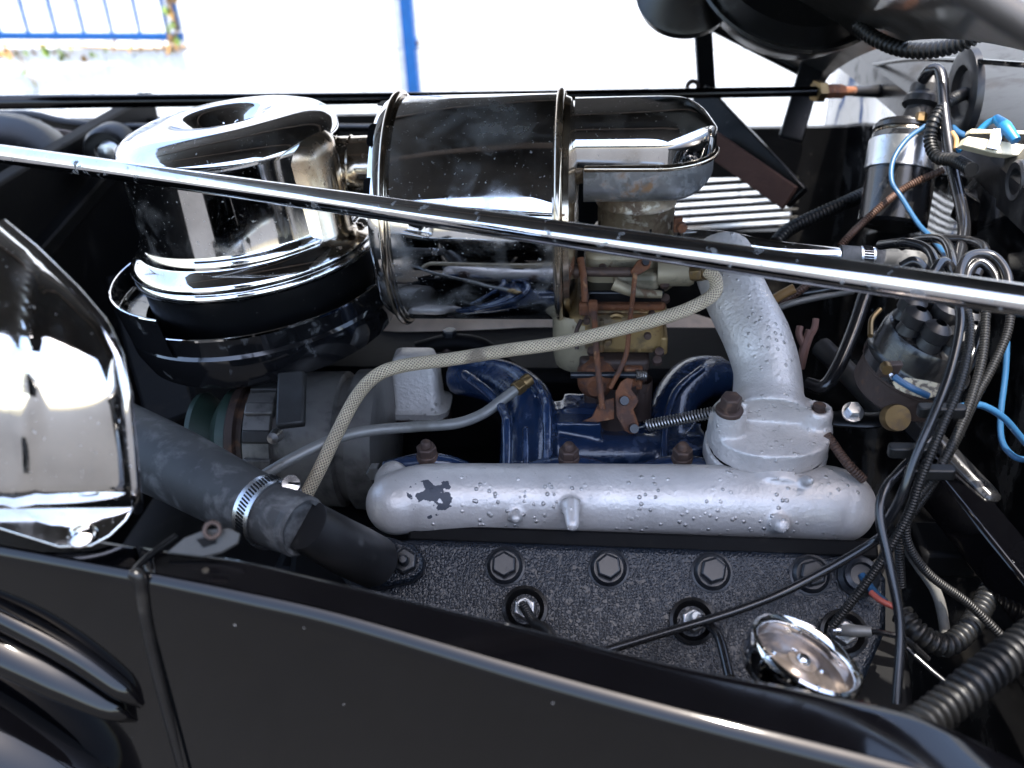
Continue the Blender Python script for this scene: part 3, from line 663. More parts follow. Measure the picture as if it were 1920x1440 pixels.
# spout and neck to the drum
q = MB(); so = co_+ex*A(128)-ey*A(52)
q.lathe([(A(100), A(36)), (A(84), A(44)), (A(76), A(60)), (A(76), A(196)), (A(74), A(212)), (A(64), A(226)), (A(40), A(234)), (0, A(236))], so, axz, 48); part(q, 'outlet_spout', 'chrome_stained', ac, ang=75)
q = MB(); q.lathe([(A(55), A(-70)), (A(55), A(-4)), (A(57.5), A(-2)), (A(55), A(1)), (A(56), A(48)), (A(60), A(52))], P(664, 313, .835), ex, 40); part(q, 'neck', 'chrome_stained', ac)
# drum
DD = .80; D = lambda v: M(v, DD); do = P(898, 392, DD); DR = 206
q = MB(); q.lathe([(D(DR-2), D(-134)), (D(DR), D(-130)), (D(DR), D(150)), (D(DR-2), D(154))], do, ex, 128); part(q, 'drum_shell', 'chrome_worn', ac)
for s_ in (-138, 156):
    q = MB(); q.lathe([(D(DR-6)+D(9)*1+D(8)*math.cos(t), D(s_)+D(7)*math.sin(t)) for t in (2*math.pi*k/14 for k in range(15))], do, ex, 128); part(q, 'drum_rim', 'chrome_stained', ac)
q = MB(); q.lathe([(D(DR-4), D(-143)), (D(DR-6), D(-157)), (D(DR-14), D(-167)), (D(DR-40), D(-173)), (D(60), D(-173)), (0, D(-173))], do, ex, 128); part(q, 'drum_front_cap', 'chrome', ac)
q = MB(); q.lathe([(D(DR-4), D(164)), (D(DR-8), D(174)), (D(DR-40), D(182)), (D(80), D(184)), (0, D(184))], do, ex, 96); part(q, 'drum_rear_cap', 'chrome_stained', ac)
for a0_ in (118, 150, 185, 215):
    a = R_(a0_); n_ = -ey*math.sin(a)-ez*math.cos(a)
    q = MB(); tg = ex.cross(n_)
    outl = rounded(D(26), D(9), D(8.5)); o = do+n_*D(DR-11)-ex*D(163)
    q.stack(outl, [(0, 0), (D(2), D(.5))], o, tg, ex, n_); part(q, 'cap_slot', 'flat_black', ac)
# intake horn
XD = .79; X = lambda v: M(v, XD); xo = P(1196, 278, XD)
def dshape(l, hw, rr, k=16):
    out = []
    for i in range(k+1):
        t = R_(-90+180*i/k); out.append((rr*.0+math.cos(t)**1*hw*1.0, math.sin(t)*hw))
    out = [(x*.98+ (l*.0), y) for x, y in out]
    for i in range(1, 6): out.append((-l*i/5, hw))
    for i in range(0, 6): out.append((-l+l*i/5, -hw))
    return out
ol = [(X(x*1.0), X(y)) for x, y in dshape(120, 116, 0)]
ol = [(x+X(28), y) for x, y in ol]
def hornshell(h0, zc, sgn, e1, e2, inset, x0=-118):
    rings = []; n = 26; xs = [x0+(28-x0)*i/8 for i in range(8)]+[28+(116-inset)*math.sin(math.pi/2*i/14) for i in range(15)]
    for x in xs:
        hw = (116-inset)*math.sqrt(max(0, 1-(max(0, x-28)/(116-inset))**2))+.3
        h = h0*(1-.55*max(0, (x-56)/88)**3); ring = []
        for i in range(n+1):
            t = math.pi*i/n; cy_, sy_ = math.cos(t), math.sin(t)
            sy_ = max(0., sy_); ring.append(xo+ex*X(x)+ey*X(hw*math.copysign(abs(cy_)**e1, cy_))+ez*X(zc+sgn*h*max(0., sy_)**e2))
        rings.append(ring)
    q = MB(); q.grid(rings, False); q.add(rings[0], [tuple(range(n+1))]); return q
part(hornshell(83, 0, 1, .5, .55, 0), 'horn_top', 'chrome', ac, ang=70)
q = MB(); q.stack(ol, [(X(-8), X(-3)), (X(-6), X(-8)), (X(-1), X(-9)), (X(3), X(-6)), (X(4), X(2))], xo, ex, ey, ez); part(q, 'horn_seam', 'chrome_stained', ac, ang=70)
part(hornshell(76, -4, -1, .45, .5, 3, -100), 'horn_bottom', 'pitted_alloy', ac, ang=70)
q = MB(); q.tube([xo-ex*X(60)+ez*X(2), xo-ex*X(100)+ez*X(2), xo-ex*X(140)+ez*X(-2)], [X(100), X(112), X(122)], 32, 4, flat=.52); part(q, 'horn_root', 'chrome_stained', ac)
q = MB(); q.lathe([(X(74), X(-74)), (X(74), X(-100)), (X(77), X(-104)), (X(74), X(-108)), (X(74), X(-152)), (X(82), X(-156)), (X(82), X(-164)), (0, X(-164))], xo, ez, 48); nk = part(q, 'horn_neck', 'neck_brown', ac)
for k in range(8):
    a = R_(k*45+20); n_ = -ey*math.cos(a)+ex*math.sin(a)
    q = MB(); q.box(xo+n_*X(74)-ez*X(142), (X(2.2), X(.8), X(8)), (ex*math.cos(a)+ey*math.sin(a), n_, ez)); part(q, 'slit', 'flat_black', nk, flat=True)
q = MB(); q.box(P(1271, 420, .79), (X(8), X(8), X(14))); q.hexa(P(1276, 425, .775), (-ey+ex*.4), X(11), X(10)); part(q, 'neck_clamp', 'rust', ac, bevel=.001)

# ================================================================== CARBURETOR
cb = thing('carburetor', 'grimy ochre carburetor with rusty throttle linkage', 'carburetor', P(1155, 800, .78))
ZD = .79; Z = lambda v: M(v, ZD)
def cbox(x0, x1, y0, y1, d, dep, name, m, bev=.003, r=8):
    "rounded block: pixel extents of its front face"
    c_ = P((x0+x1)/2, (y0+y1)/2, d)+ey*dep/2
    q = MB(); q.stack(rounded(M((x1-x0)/2, d), dep/2, min(M(r, d), dep*.45)), [(-M((y1-y0)/2, d)*1.06, .0), (M((y1-y0)/2, d)*1.06, 0)], c_, ex, ey, ez)
    return part(q, name, m, cb, bevel=bev, seg=3)
q = MB(); q.lathe([(Z(72), Z(20)), (Z(70), Z(-30)), (Z(78), Z(-50)), (Z(80), Z(-70)), (0, Z(-70))], P(1190, 460, .80), ez, 40); part(q, 'air_throat', 'grey_cast', cb)
cbox(1098, 1236, 476, 550, .775, .07, 'choke_body', 'grey_cast', .005, 22)
cbox(1150, 1236, 515, 560, .765, .06, 'choke_shoulder', 'grey_cast', .005, 14)
q = MB(); q.lathe([(Z(24), 0), (Z(24), Z(58)), (Z(20), Z(66)), (0, Z(66))], P(1232, 512, .77), ex, 28); part(q, 'fuel_inlet', 'grey_cast', cb)
cbox(1092, 1246, 546, 576, .768, .09, 'gasket_plate', 'dusty_black', .002, 10)
q = MB(); q.tube(px((1150, 532, .758), (1190, 548, .758), (1240, 552, .76)), [Z(12), Z(9), Z(7)], 12, 5); part(q, 'cover_rib', 'grey_cast', cb)
cbox(1096, 1248, 572, 584, .765, .095, 'bowl_cover', 'rust', .002, 12)
cbox(1092, 1250, 583, 594, .767, .093, 'bowl_gasket', 'ochre_cast', .002, 12)
cbox(1066, 1244, 594, 668, .768, .09, 'float_bowl', 'ochre_cast', .006, 26)
q = MB(); q.lathe([(Z(52), Z(-40)), (Z(56), Z(-20)), (Z(56), Z(60)), (Z(50), Z(70))], P(1092, 640, .80), ez, 32); part(q, 'pump_well', 'grey_cast', cb)
q = MB(); q.lathe([(0, .003), (Z(13), .003), (Z(14), .0018), (Z(18), .001), (Z(18), -.002)], P(1156, 604, .7665), -ey, 24); part(q, 'jet_plug', 'brass', cb)
for (x, y) in ((1246, 536), (1247, 562), (1096, 556), (1110, 660), (1236, 662), (1232, 678)):
    q = MB(); q.lathe([(0, Z(10)), (Z(8), Z(9)), (Z(9), 0), (0, 0)], P(x, y, .768), (ez*.8-ey*.6), 14); part(q, 'screw', 'rust_bolt', cb)
for x_ in (1128, 1200, 1222):
    cbox(x_-4, x_+4, 600, 664, .7665, .01, 'bowl_rib', 'ochre_cast', .001, 3)
for x_, y_, m_ in ((1140, 640, 'brass'), (1214, 628, 'rust_bolt'), (1100, 600, 'rust_bolt'), (1222, 588, 'rust_bolt'), (1130, 500, 'rust_bolt'), (1160, 486, 'brass'), (1215, 530, 'rust_bolt')):
    q = MB(); q.lathe([(0, .004), (Z(6), .0038), (Z(7), .003), (Z(7), -.003)], P(x_, y_, .7655 if y_ > 540 else .7735), -ey, 12); part(q, 'screw', m_, cb)
q = MB(); q.tube(px((1090, 600, .762), (1080, 625, .76), (1082, 655, .76)), Z(4), 8, 4); part(q, 'vent_pipe', 'rust_dark', cb)
cbox(1170, 1205, 690, 735, .77, .03, 'throttle_stop', 'rust', .002, 6)
cbox(1236, 1252, 632, 668, .775, .05, 'drain_boss', 'ochre_cast', .002, 6)
cbox(1086, 1218, 676, 700, .772, .075, 'throttle_flange', 'rust_dark', .003, 12)
q = MB(); q.lathe([(Z(60), Z(-70)), (Z(56), Z(-30)), (Z(60), Z(40))], P(1152, 735, .80), ez, 32); part(q, 'throttle_body', 'rust_dark', cb)
q = MB(); q.lathe([(0, .016), (Z(16), .016), (Z(26), .010), (Z(34), .006), (Z(36), -.01)], P(1118, 710, .775), -ey, 28); part(q, 'throttle_boss', 'rust', cb)
q = MB(); q.tube(px((1070, 703, .762), (1150, 703, .762), (1212, 703, .765)), Z(6), 12, 2); part(q, 'idle_screw', 'bolt_black', cb)
q = MB(); q.tube(px((1192, 703, .765), (1212, 704, .765)), Z(11), 12, 2, step=.0006, mod=lambda s: 1-.25*(math.sin(s*3500) > 0)); part(q, 'idle_spring', 'steel', cb)
q = MB(); q.lathe([(Z(22), Z(40)), (Z(22), Z(-40)), (Z(14), Z(-44))], P(1200, 745, .79), ez, 20); part(q, 'vacuum_boss', 'rust_dark', cb)
cbox(1095, 1200, 740, 770, .782, .05, 'mount_pad', 'rust_dark', .003, 12)
def plate(pts, d, t, name, m, nrm=None):
    q = MB(); q.prism([P(x, y, d) for x, y in pts], nrm or (-Fw), t); return part(q, name, m, cb, bevel=.0007)
plate([(1164, 716), (1176, 708), (1188, 712), (1184, 730), (1194, 744), (1198, 752), (1188, 768), (1198, 795), (1196, 812), (1184, 814), (1172, 808), (1156, 780), (1154, 735)], .745, .004, 'throttle_lever', 'rust')
plate([(1092, 790), (1110, 782), (1122, 758), (1136, 750), (1152, 746), (1152, 786), (1120, 792)], .75, .004, 'pump_lever', 'rust')
plate([(1182, 508), (1196, 488), (1212, 482), (1222, 490), (1218, 503), (1200, 514), (1188, 520)], .752, .003, 'choke_lever', 'rust')
for x_, y_, d_, h_, r_ in ((1210, 492, .751, .004, 7), (1170, 751, .744, .004, 9), (1187, 803, .744, .008, 9)):
    q = MB(); q.lathe([(0, h_), (Z(r_-1), h_), (Z(r_), 0), (0, -.001)], P(x_, y_, d_), -Fw, 14); part(q, 'pivot', 'bolt_black', cb)
q = MB(); q.tube(px((1074, 509, .765), (1130, 510, .762), (1186, 510, .758)), Z(9), 14, 2); q.lathe([(0, Z(-8)), (Z(13), Z(-7)), (Z(13), Z(7)), (0, Z(8))], P(1078, 509, .765), ex, 16); part(q, 'choke_shaft', 'rust_bolt', cb)
for nm, pts, r in (('link_rod', ((1088, 484, .76), (1094, 520, .757), (1097, 566, .757)), 6.5), ('pump_rod', ((1112, 566, .752), (1116, 620, .75), (1120, 680, .748), (1130, 768, .744)), 5.5),
                   ('choke_rod', ((1191, 512, .748), (1186, 560, .748), (1180, 610, .748), (1175, 660, .748), (1160, 698, .748), (1143, 728, .75)), 4.5)):
    q = MB(); q.tube(px(*pts), Z(r), 12, 5); part(q, nm, 'rust', cb)
q = MB(); q.box(P(1112, 578, .752), (Z(8), Z(8), Z(15))); q.box(P(1098, 578, .758), (Z(12), Z(8), Z(12))); part(q, 'rod_guide', 'rust', cb, bevel=.0015)
# throttle return spring
q = MB(); a, c = P(1205, 800, .742), P(1345, 772, .72); L = (c-a).length; d_ = (c-a).normalized(); u, v = perp(d_); pts = []
for i in range(23*12+1):
    t = i/(23*12); pts.append(a+d_*L*(.06+.94*t)+(u*math.cos(2*math.pi*i/12)+v*math.sin(2*math.pi*i/12))*M(10, .73))
pts = [a-d_*.006, a]+pts
q.tube(pts, .00075, 6, 1); solo(q, 'return_spring', 'steel', 'coiled throttle return spring stretched to the exhaust flange bolt', 'spring')
q = MB(); q.tube([a+d_*L*.08, c], M(6, .73), 10, 1); solo(q, 'throttle_rod', 'flat_black', 'dark throttle rod inside the coiled return spring', 'rod')

# ================================================================== RODS
nr = thing('brace_rod', 'bright chrome brace rod slanting across in front of the drum', 'brace rod', P(960, 425, .55))
q = MB(); q.tube([P(0, 288, .80)+(P(0, 288, .80)-P(1920, 563, .455))*.25, P(1920, 563, .455)+(P(1920, 563, .455)-P(0, 288, .80))*.12], .0078, 32, 1, step=.01); part(q, 'rod', 'chrome_rod', nr)
fr = thing('brace_rod', 'thin black far brace rod with brass turnbuckle fork at the firewall', 'brace rod', P(800, 183, 1.12))
q = MB(); q.tube(px((-200, 196, 1.13), (0, 192, 1.13), (800, 183, 1.12), (1530, 171, 1.10)), [.0085, .0082, .0065, .0058], 20, 4); part(q, 'rod', 'gloss_black', fr)
o = P(1528, 171, 1.10); d_ = (P(1640, 171, 1.13)-o).normalized()
q = MB(); q.hexa(o, d_, M(20, 1.1), .012); part(q, 'lock_nut', 'brass', fr)
q = MB(); q.hexa(o+d_*.010, d_, M(14, 1.1), .030); q.lathe([(M(9, 1.1), .04), (M(9, 1.1), .058), (0, .058)], o, d_, 16); part(q, 'turnbuckle', 'rust', fr, bevel=.001)
q = MB(); q.tube([o+d_*.056, o+d_*.10, o+d_*.16], [M(10, 1.1), M(13, 1.1), M(10, 1.1)], 14, 4); part(q, 'boot', 'rubber_black', fr)
# PCV / breather tube right of the carb
bt2 = thing('breather_pipe', 'bright metal breather pipe clamped to a dark rubber hose behind the brace rod', 'pipe', P(1450, 480, .80))
q = MB(); q.tube(px((1278, 448, .80), (1360, 452, .80), (1450, 468, .80), (1590, 482, .80)), [M(19, .8), M(18, .8), M(17, .8), M(16, .8)], 24, 5); part(q, 'pipe', 'chrome_worn', bt2)
q = MB(); q.tube(px((1574, 479, .80), (1640, 484, .80), (1720, 490, .81), (1770, 500, .83)), M(20, .8), 24, 4); part(q, 'hose', 'rubber', bt2)
o = P(1622, 483, .80); d_ = (P(1640, 484, .80)-P(1600, 481, .80)).normalized()
q = MB(); q.lathe([(M(21, .8), -.006), (M(22, .8), -.006), (M(22, .8), .006), (M(21, .8), .006)], o, d_, 36); bd = part(q, 'clamp', 'clamp_steel', bt2)
u, v = perp(d_)
for k in range(20):
    a = 2*math.pi*k/28; n_ = u*math.cos(a)+v*math.sin(a)
    if n_.dot(-Fw) < 0: continue
    q = MB(); q.box(o+n_*M(22.2, .8), (.004, .0007, .0003), (d_, d_.cross(n_), n_)); part(q, 'slot', 'flat_black', bd, flat=True)

# ================================================================== REAR OF THE BAY
# struts
st = thing('hood_strut', 'upright black hood strut bar behind the brace rod', 'strut', P(1322, 180, 1.2))
q = MB(); q.bar(P(1312, -40, 1.22), P(1326, 190, 1.2), .022, .012, ex); part(q, 'bar', 'dusty_black', st, bevel=.002)
q = MB(); q.lathe([(.004, 0), (.009, .001), (.009, -.004)], P(1299, 163, 1.19), -ey, 16); part(q, 'eye', 'rust_dark', st)
q = MB(); q.bar(P(1312, 178, 1.19), P(1496, 372, 1.12), .030, .014, Fw.cross(ex)); part(q, 'lower_arm', 'dusty_black', st, bevel=.002)
q = MB(); q.bar(P(1325, 262, 1.15), P(1482, 372, 1.10), .030, .006, ez+ex*.5); solo(q, 'felt_strip', 'felt_brown', 'brown felt pad strip lying along the black strut arm', 'felt strip', bevel=.002)
q = MB(); q.bar(P(1535, 80, 1.22), P(1482, 262, 1.22), .030, .010, ex); solo(q, 'hood_stay', 'dusty_black', 'slanted flat black stay beside the cowl corner', 'stay', bevel=.002)
# horns under the hood
hr = thing('horn', 'large black dished horn shell hanging under the hood', 'horn', P(1480, 40, .98))
q = MB(); q.lathe([(0, -.055), (.05, -.052), (.085, -.036), (.103, -.006), (.106, 0), (.104, .003), (.098, 0), (.09, .02), (0, .04)], P(1492, -56, 1.0), (ez*.75-ey*.62+ex*.12), 64); part(q, 'shell', 'horn_black', hr)
q = MB(); q.tube(px((1590, 6, .95), (1625, 0, .95), (1660, -10, .95)), .007, 10, 3); part(q, 'terminal', 'yellow', hr)
hr2 = MB(); hr2.lathe([(0, -.03), (.03, -.028), (.048, -.012), (.052, 0), (.048, .004), (.03, .03), (0, .035)], P(1285, -10, 1.02), (ez*.75-ey*.62), 48)
solo(hr2, 'horn', 'horn_black', 'smaller black horn shell beside the large one under the hood', 'horn')
# conduits
def conduit(lab, pts, r, m='conduit', pitch=.006, grp=None):
    q = MB(); q.tube(px(*pts), r, 14, 8, step=pitch/6, mod=lambda s: 1+.13*math.tanh(3*math.sin(2*math.pi*s/pitch)))
    return solo(q, 'conduit', m, lab, 'conduit', grp)
conduit('black corrugated conduit looping below the horn in front of the cowl', ((1610, 50, .90), (1640, 72, .88), (1690, 92, .86), (1750, 94, .84), (1810, 78, .82), (1870, 40, .80), (1900, 10, .80)), .0064, pitch=.005)
conduit('black corrugated conduit running straight from the horn to the hood', ((1600, 55, .92), (1640, 40, .91), (1700, 26, .90), (1760, 15, .89), (1830, 0, .88)), .0064, pitch=.005)
conduit('corrugated conduit curling behind the coil lead', ((1810, 175, .88), (1780, 190, .86), (1752, 225, .85), (1744, 265, .85), (1758, 295, .84), (1790, 300, .82), (1822, 318, .79)), .0052, pitch=.004)
conduit('black corrugated conduit crossing below the coil', ((1455, 455, .92), (1480, 430, .93), (1530, 405, .94), (1590, 378, .95), (1640, 355, .97)), .0062, pitch=.0045)
conduit('thin brown ribbed line rising past the coil', ((1575, 462, .86), (1610, 425, .86), (1670, 372, .86), (1710, 345, .86), (1770, 318, .85)), .0031, 'wire_brown', .0022)
conduit('large blurred corrugated hose rising beside the ledge', ((1700, 1380, .46), (1760, 1335, .47), (1840, 1270, .48), (1960, 1175, .50)), .0088, pitch=.005)
conduit('dark corrugated conduit looping in the lower corner below the head', ((1690, 1150, .62), (1720, 1185, .61), (1770, 1210, .61), (1810, 1185, .62), (1840, 1140, .64), (1865, 1090, .66)), .0068, pitch=.005)
# grommets on the firewall
def grommet(x, y, r, lab):
    o = FP(x, y); q = MB(); q.lathe([(0, -.002), (r*.5, -.001), (r*.62, .004), (r*.88, .005), (r, .003), (r*1.02, -.003)], o, fn, 40); solo(q, 'grommet', 'rubber_black', lab, 'grommet')
grommet(1808, 175, .040, 'round rubber grommet disc on the upper firewall')
grommet(1912, 340, .017, 'dark rubber grommet ring under the fuse block')
# ignition coil
CDp = .90; K2 = lambda v: M(v, CDp)
cl = thing('ignition_coil', 'black ignition coil held by a bright strap', 'ignition coil', P(1672, 425, CDp))
c0_, c1_ = P(1672, 425, CDp), P(1704, 232, CDp); ca = (c1_-c0_).normalized(); cL = (c1_-c0_).length
q = MB(); q.lathe([(0, 0), (K2(56), 0), (K2(62), K2(6)), (K2(62), cL*.86), (K2(58), cL*.87), (K2(58), cL*.90), (K2(62), cL*.91), (K2(62), cL*.95), (K2(58), cL*.955), (K2(56), cL*.985), (0, cL)], c0_, ca, 48); part(q, 'can', 'bakelite', cl)
q = MB(); q.lathe([(K2(59), cL*.86), (K2(60.5), cL*.875), (K2(59), cL*.90)], c0_, ca, 48); part(q, 'crimp_ring', 'chrome_stained', cl)
q = MB(); q.lathe([(K2(62.5), cL*.52), (K2(66), cL*.525), (K2(66), cL*.80), (K2(62.5), cL*.805)], c0_, ca, 48); part(q, 'strap', 'galvanised', cl)
q = MB(); q.prism([P(x, y, .885) for x, y in ((1728, 268), (1792, 280), (1800, 330), (1735, 325))], -Fw, .003); part(q, 'strap_tab', 'galvanised', cl, bevel=.001)
q = MB(); q.lathe([(K2(34), 0), (K2(30), K2(30)), (K2(40), K2(36)), (K2(40), K2(48)), (K2(33), K2(56)), (K2(34), K2(72)), (K2(24), K2(76)), (K2(22), K2(100)), (K2(12), K2(104))], c1_+ex*K2(18)-ca*.002, (ca+ex*.12), 32); part(q, 'boot', 'rubber_black', cl)
q = MB(); q.hexa(P(1726, 228, .87), ca, K2(10), K2(16)); part(q, 'terminal', 'brass', cl)
cable('coil_lead', 'thick black lead arching from the coil boot down to the distributor', ((1730, 150, .88), (1742, 134, .87), (1757, 130, .865), (1766, 150, .86), (1772, 220, .85), (1785, 310, .83), (1803, 390, .80), (1808, 430, .78), (1802, 470, .75), (1790, 520, .71)), .0052, 'cable', n=14)
cable('blue_wire', 'blue wire dropping from the coil terminal toward the distributor', ((1735, 236, .86), (1700, 262, .855), (1675, 300, .85), (1672, 340, .845), (1690, 370, .84), (1722, 420, .82), (1750, 450, .80), (1780, 490, .77), (1810, 540, .74)), .0022, 'wire_blue')
cable('blue_wire', 'bright cyan wire arching from the conduit mouth to the fuse block', ((1796, 282, .80), (1820, 262, .80), (1850, 232, .795), (1872, 222, .79)), .0026, 'wire_cyan')
q = MB(); q.tube(px((1868, 222, .79), (1885, 238, .778), (1905, 264, .770)), [M(8, .81), M(12, .81), M(9, .81)], 14, 4); solo(q, 'wire_terminal', 'wire_cyan', 'cyan insulated spade terminal plugged onto the fuse block', 'terminal')
cable('blue_wire', 'short dark cyan wire behind the fuse block', ((1785, 240, .86), (1800, 252, .85), (1830, 262, .84)), .0036, 'wire_blue')
cable('tan_wire', 'short tan wire at the conduit mouth', ((1785, 248, .84), (1793, 262, .835), (1792, 280, .83)), .0022, 'wire_tan')
# fuse block
fb = thing('fuse_block', 'cream fuse block with steel clip', 'fuse block', P(1870, 285, .82))
pl = [(1815, 255), (1930, 272), (1930, 294), (1870, 288), (1805, 272)]
q = MB(); q.prism([P(x, y, 0.780) for x, y in pl], -Fw, .012); part(q, 'base', 'cream', fb, bevel=.001)
q = MB(); q.prism([P(x, y, 0.787) for x, y in ((1822, 241), (1930, 245), (1930, 252), (1818, 250))], -Fw, .010); part(q, 'rear_wall', 'cream', fb, bevel=.001)
q = MB(); q.prism([P(x, y, 0.788) for x, y in ((1820, 248), (1930, 252), (1930, 272), (1816, 256))], -Fw, .006); part(q, 'tray', 'flat_black', fb)
q = MB(); q.prism([P(x, y, 0.776) for x, y in ((1862, 241), (1886, 240), (1872, 282), (1850, 277))], -Fw, .002); part(q, 'clip', 'chrome', fb, bevel=.0005)

# distributor
DDp = .66; V = lambda v: M(v, DDp)
db = thing('distributor', 'black distributor cap on a rusty body with wire towers', 'distributor', P(1700, 770, .67))
da = (ez*.93+ex*.24-ey*.14).normalized(); d0 = P(1706, 700, .675)
q = MB(); q.lathe([(0, V(-62)), (V(60), V(-60)), (V(88), V(-46)), (V(93), V(-40)), (V(93), V(6)), (V(97), V(10)), (V(97), V(16)), (0, V(16))], d0, da, 64, sx=1); part(q, 'body', 'rust_dark', db)
q = MB(); q.lathe([(V(97), V(15)), (V(99), V(17)), (V(99), V(36)), (V(94), V(42)), (V(91), V(50)), (V(90), V(84)), (V(84), V(98)), (V(60), V(104)), (0, V(104))], d0, da, 64); part(q, 'cap', 'bakelite', db)
u, v = perp(da)
tops = []
for k in range(8):
    a = 2*math.pi*k/8+.3; o = d0+da*V(98)+(u*math.cos(a)+v*math.sin(a))*V(58)
    q = MB(); q.lathe([(V(24), 0), (V(20), V(18)), (V(25), V(22)), (V(25), V(44)), (V(17), V(50)), (V(10), V(54))], o, da, 20); part(q, 'tower', 'rubber_black', db)
    tops.append(o+da*V(50))
q = MB(); o = d0+da*V(98); q.lathe([(V(26), 0), (V(22), V(24)), (V(26), V(28)), (V(26), V(60)), (V(14), V(66))], o, da, 20); part(q, 'tower', 'rubber_black', db)
q = MB(); q.box(P(1668, 692, .605), (V(16), V(8), V(15)), (ex, ey, da)); part(q, 'terminal_block', 'rust_dark', db, bevel=.001)
q = MB(); q.lathe([(0, .005), (V(9), .005), (V(10), 0)], P(1660, 687, .602), -ey, 16); part(q, 'terminal_screw', 'brass', db)
q = MB(); q.prism([P(x, y, .601) for x, y in ((1664, 696), (1676, 702), (1680, 714), (1672, 712))], -Fw, .001); part(q, 'ring_terminal', 'clamp_steel', db)
q = MB(); q.prism([RP(x, y, P(1710, 730, .606), (-Fw+ex*-.2)) for x, y in ((1674, 716), (1700, 708), (1740, 714), (1772, 722), (1768, 740), (1735, 748), (1700, 738), (1680, 728))], -Fw, .0015); part(q, 'maker_plate', 'plate', db)
q = MB(); q.tube(px((1632, 630, .63), (1634, 600, .64), (1650, 580, .645)), V(5), 8, 4); part(q, 'cap_clip', 'brass', db)
cable('blue_wire', 'short blue wire crimped at the distributor terminal', ((1676, 706, .60), (1690, 716, .598), (1715, 730, .596), (1740, 742, .598)), .0022, 'wire_blue')
# looping leads on the cap
loops = [((1762, 540, .665), (1756, 500, .67), (1740, 468, .69), (1700, 455, .71), (1650, 460, .74)),
         ((1740, 560, .66), (1735, 512, .66), (1715, 490, .66), (1690, 500, .665)),
         ((1720, 570, .655), (1745, 520, .65), (1770, 490, .66), (1790, 520, .66), (1800, 560, .65)),
         ((1800, 560, .64), (1800, 510, .65), (1820, 480, .66), (1860, 480, .66), (1888, 515, .65), (1890, 570, .64)),
         ((1810, 560, .65), (1815, 510, .66), (1840, 492, .66), (1866, 520, .655), (1868, 570, .65)),
         ((1780, 545, .66), (1786, 490, .68), (1770, 452, .72), (1730, 448, .75), (1690, 462, .77)),
         ((1830, 520, .70), (1848, 470, .72), (1820, 452, .75), (1770, 448, .77))]
for i, l in enumerate(loops):
    cable('spark_lead', 'black spark lead looping out of the distributor cap', l, .0036, 'cable', grp='spark leads looping from the distributor cap', n=12)
# leads running down together
downs = [('ribbed dark lead of the hanging bunch nearest the engine', ((1795, 555, .60), (1800, 610, .585), (1780, 700, .575), (1745, 790, .57), (1715, 860, .57), (1690, 930, .575), (1660, 985, .59), (1640, 1015, .61), (1500, 1095, .62), (1380, 1145, .615), (1200, 1200, .60), (1120, 1225, .59)), 'cable'),
         ('middle ribbed lead of the hanging bunch', ((1810, 560, .60), (1818, 630, .59), (1800, 720, .58), (1762, 810, .575), (1725, 900, .575), (1700, 970, .58), (1640, 1070, .59), (1560, 1175, .60)), 'cable_ribbed'),
         ('outer ribbed lead of the hanging bunch', ((1850, 570, .61), (1840, 680, .60), (1805, 790, .59), (1760, 880, .585), (1710, 950, .585), (1700, 1010, .59), (1740, 1075, .60), (1820, 1135, .61), (1890, 1205, .61)), 'cable_ribbed'),
         ('lead dropping straight down between the head and the chassis rail', ((1850, 590, .62), (1800, 720, .605), (1745, 820, .595), (1690, 880, .585), (1658, 920, .575), (1650, 970, .57), (1668, 1060, .565), (1688, 1180, .56), (1680, 1320, .55)), 'cable'),
         ('outermost lead hanging beside the thin blue wire', ((1896, 560, .63), (1890, 620, .625), (1860, 690, .62), (1830, 745, .615), (1790, 830, .60), (1740, 920, .60), (1690, 1000, .60), (1690, 1100, .61)), 'cable_ribbed')]
for lab, pts, m_ in downs: cable('spark_lead', lab, pts, .0029, m_, n=12)
cable('blue_wire', 'thin blue wire hanging in a loop at the firewall', ((1888, 640, .66), (1885, 700, .66), (1876, 780, .66), (1880, 830, .66), (1905, 858, .66), (1940, 862, .66)), .0022, 'wire_blue')
cable('blue_wire', 'thin blue wire curving out from behind the lead bunch', ((1800, 762, .63), (1840, 760, .635), (1880, 782, .64), (1910, 815, .645), (1940, 850, .65)), .0024, 'wire_blue')
# spacers on the bunch
for i, (x, y) in enumerate(((1710, 845), (1765, 770), (1745, 885))):
    q = MB(); c_ = P(x, y, .580); q.stack(rounded(.014, .004, .003), [(-.0035, 0), (.0035, 0)], c_, ex, ey, ez)
    solo(q, 'lead_clip', 'conduit', 'small black plastic clip holding the hanging leads together', 'clip', 'clips on the hanging lead bunch', bevel=.0008)
# bracket below the distributor
bb_ = thing('distributor_bracket', 'dark bracket arm with a hex bolt and a round brass plug', 'bracket', P(1620, 810, .69))
q = MB(); q.tube(px((1520, 785, .71), (1580, 785, .70), (1640, 788, .69), (1710, 770, .69)), [M(14, .7), M(26, .7), M(24, .7), M(16, .7)], 12, 5, flat=.45); part(q, 'arm', 'dusty_black', bb_)
q = MB(); q.hexa(P(1598, 772, .685), (ez*.8-ey*.6), M(14, .68), .008); q.lathe([(M(20, .68), 0), (M(20, .68), .002), (0, .002)], P(1598, 774, .685), (ez*.8-ey*.6), 20); part(q, 'bolt', 'galvanised', bb_)
q = MB(); q.lathe([(0, .003), (M(24, .66), .003), (M(26, .66), .001), (M(26, .66), -.006), (0, -.006)], P(1681, 783, .655), -Fw, 36); part(q, 'round_plug', 'brass', bb_)
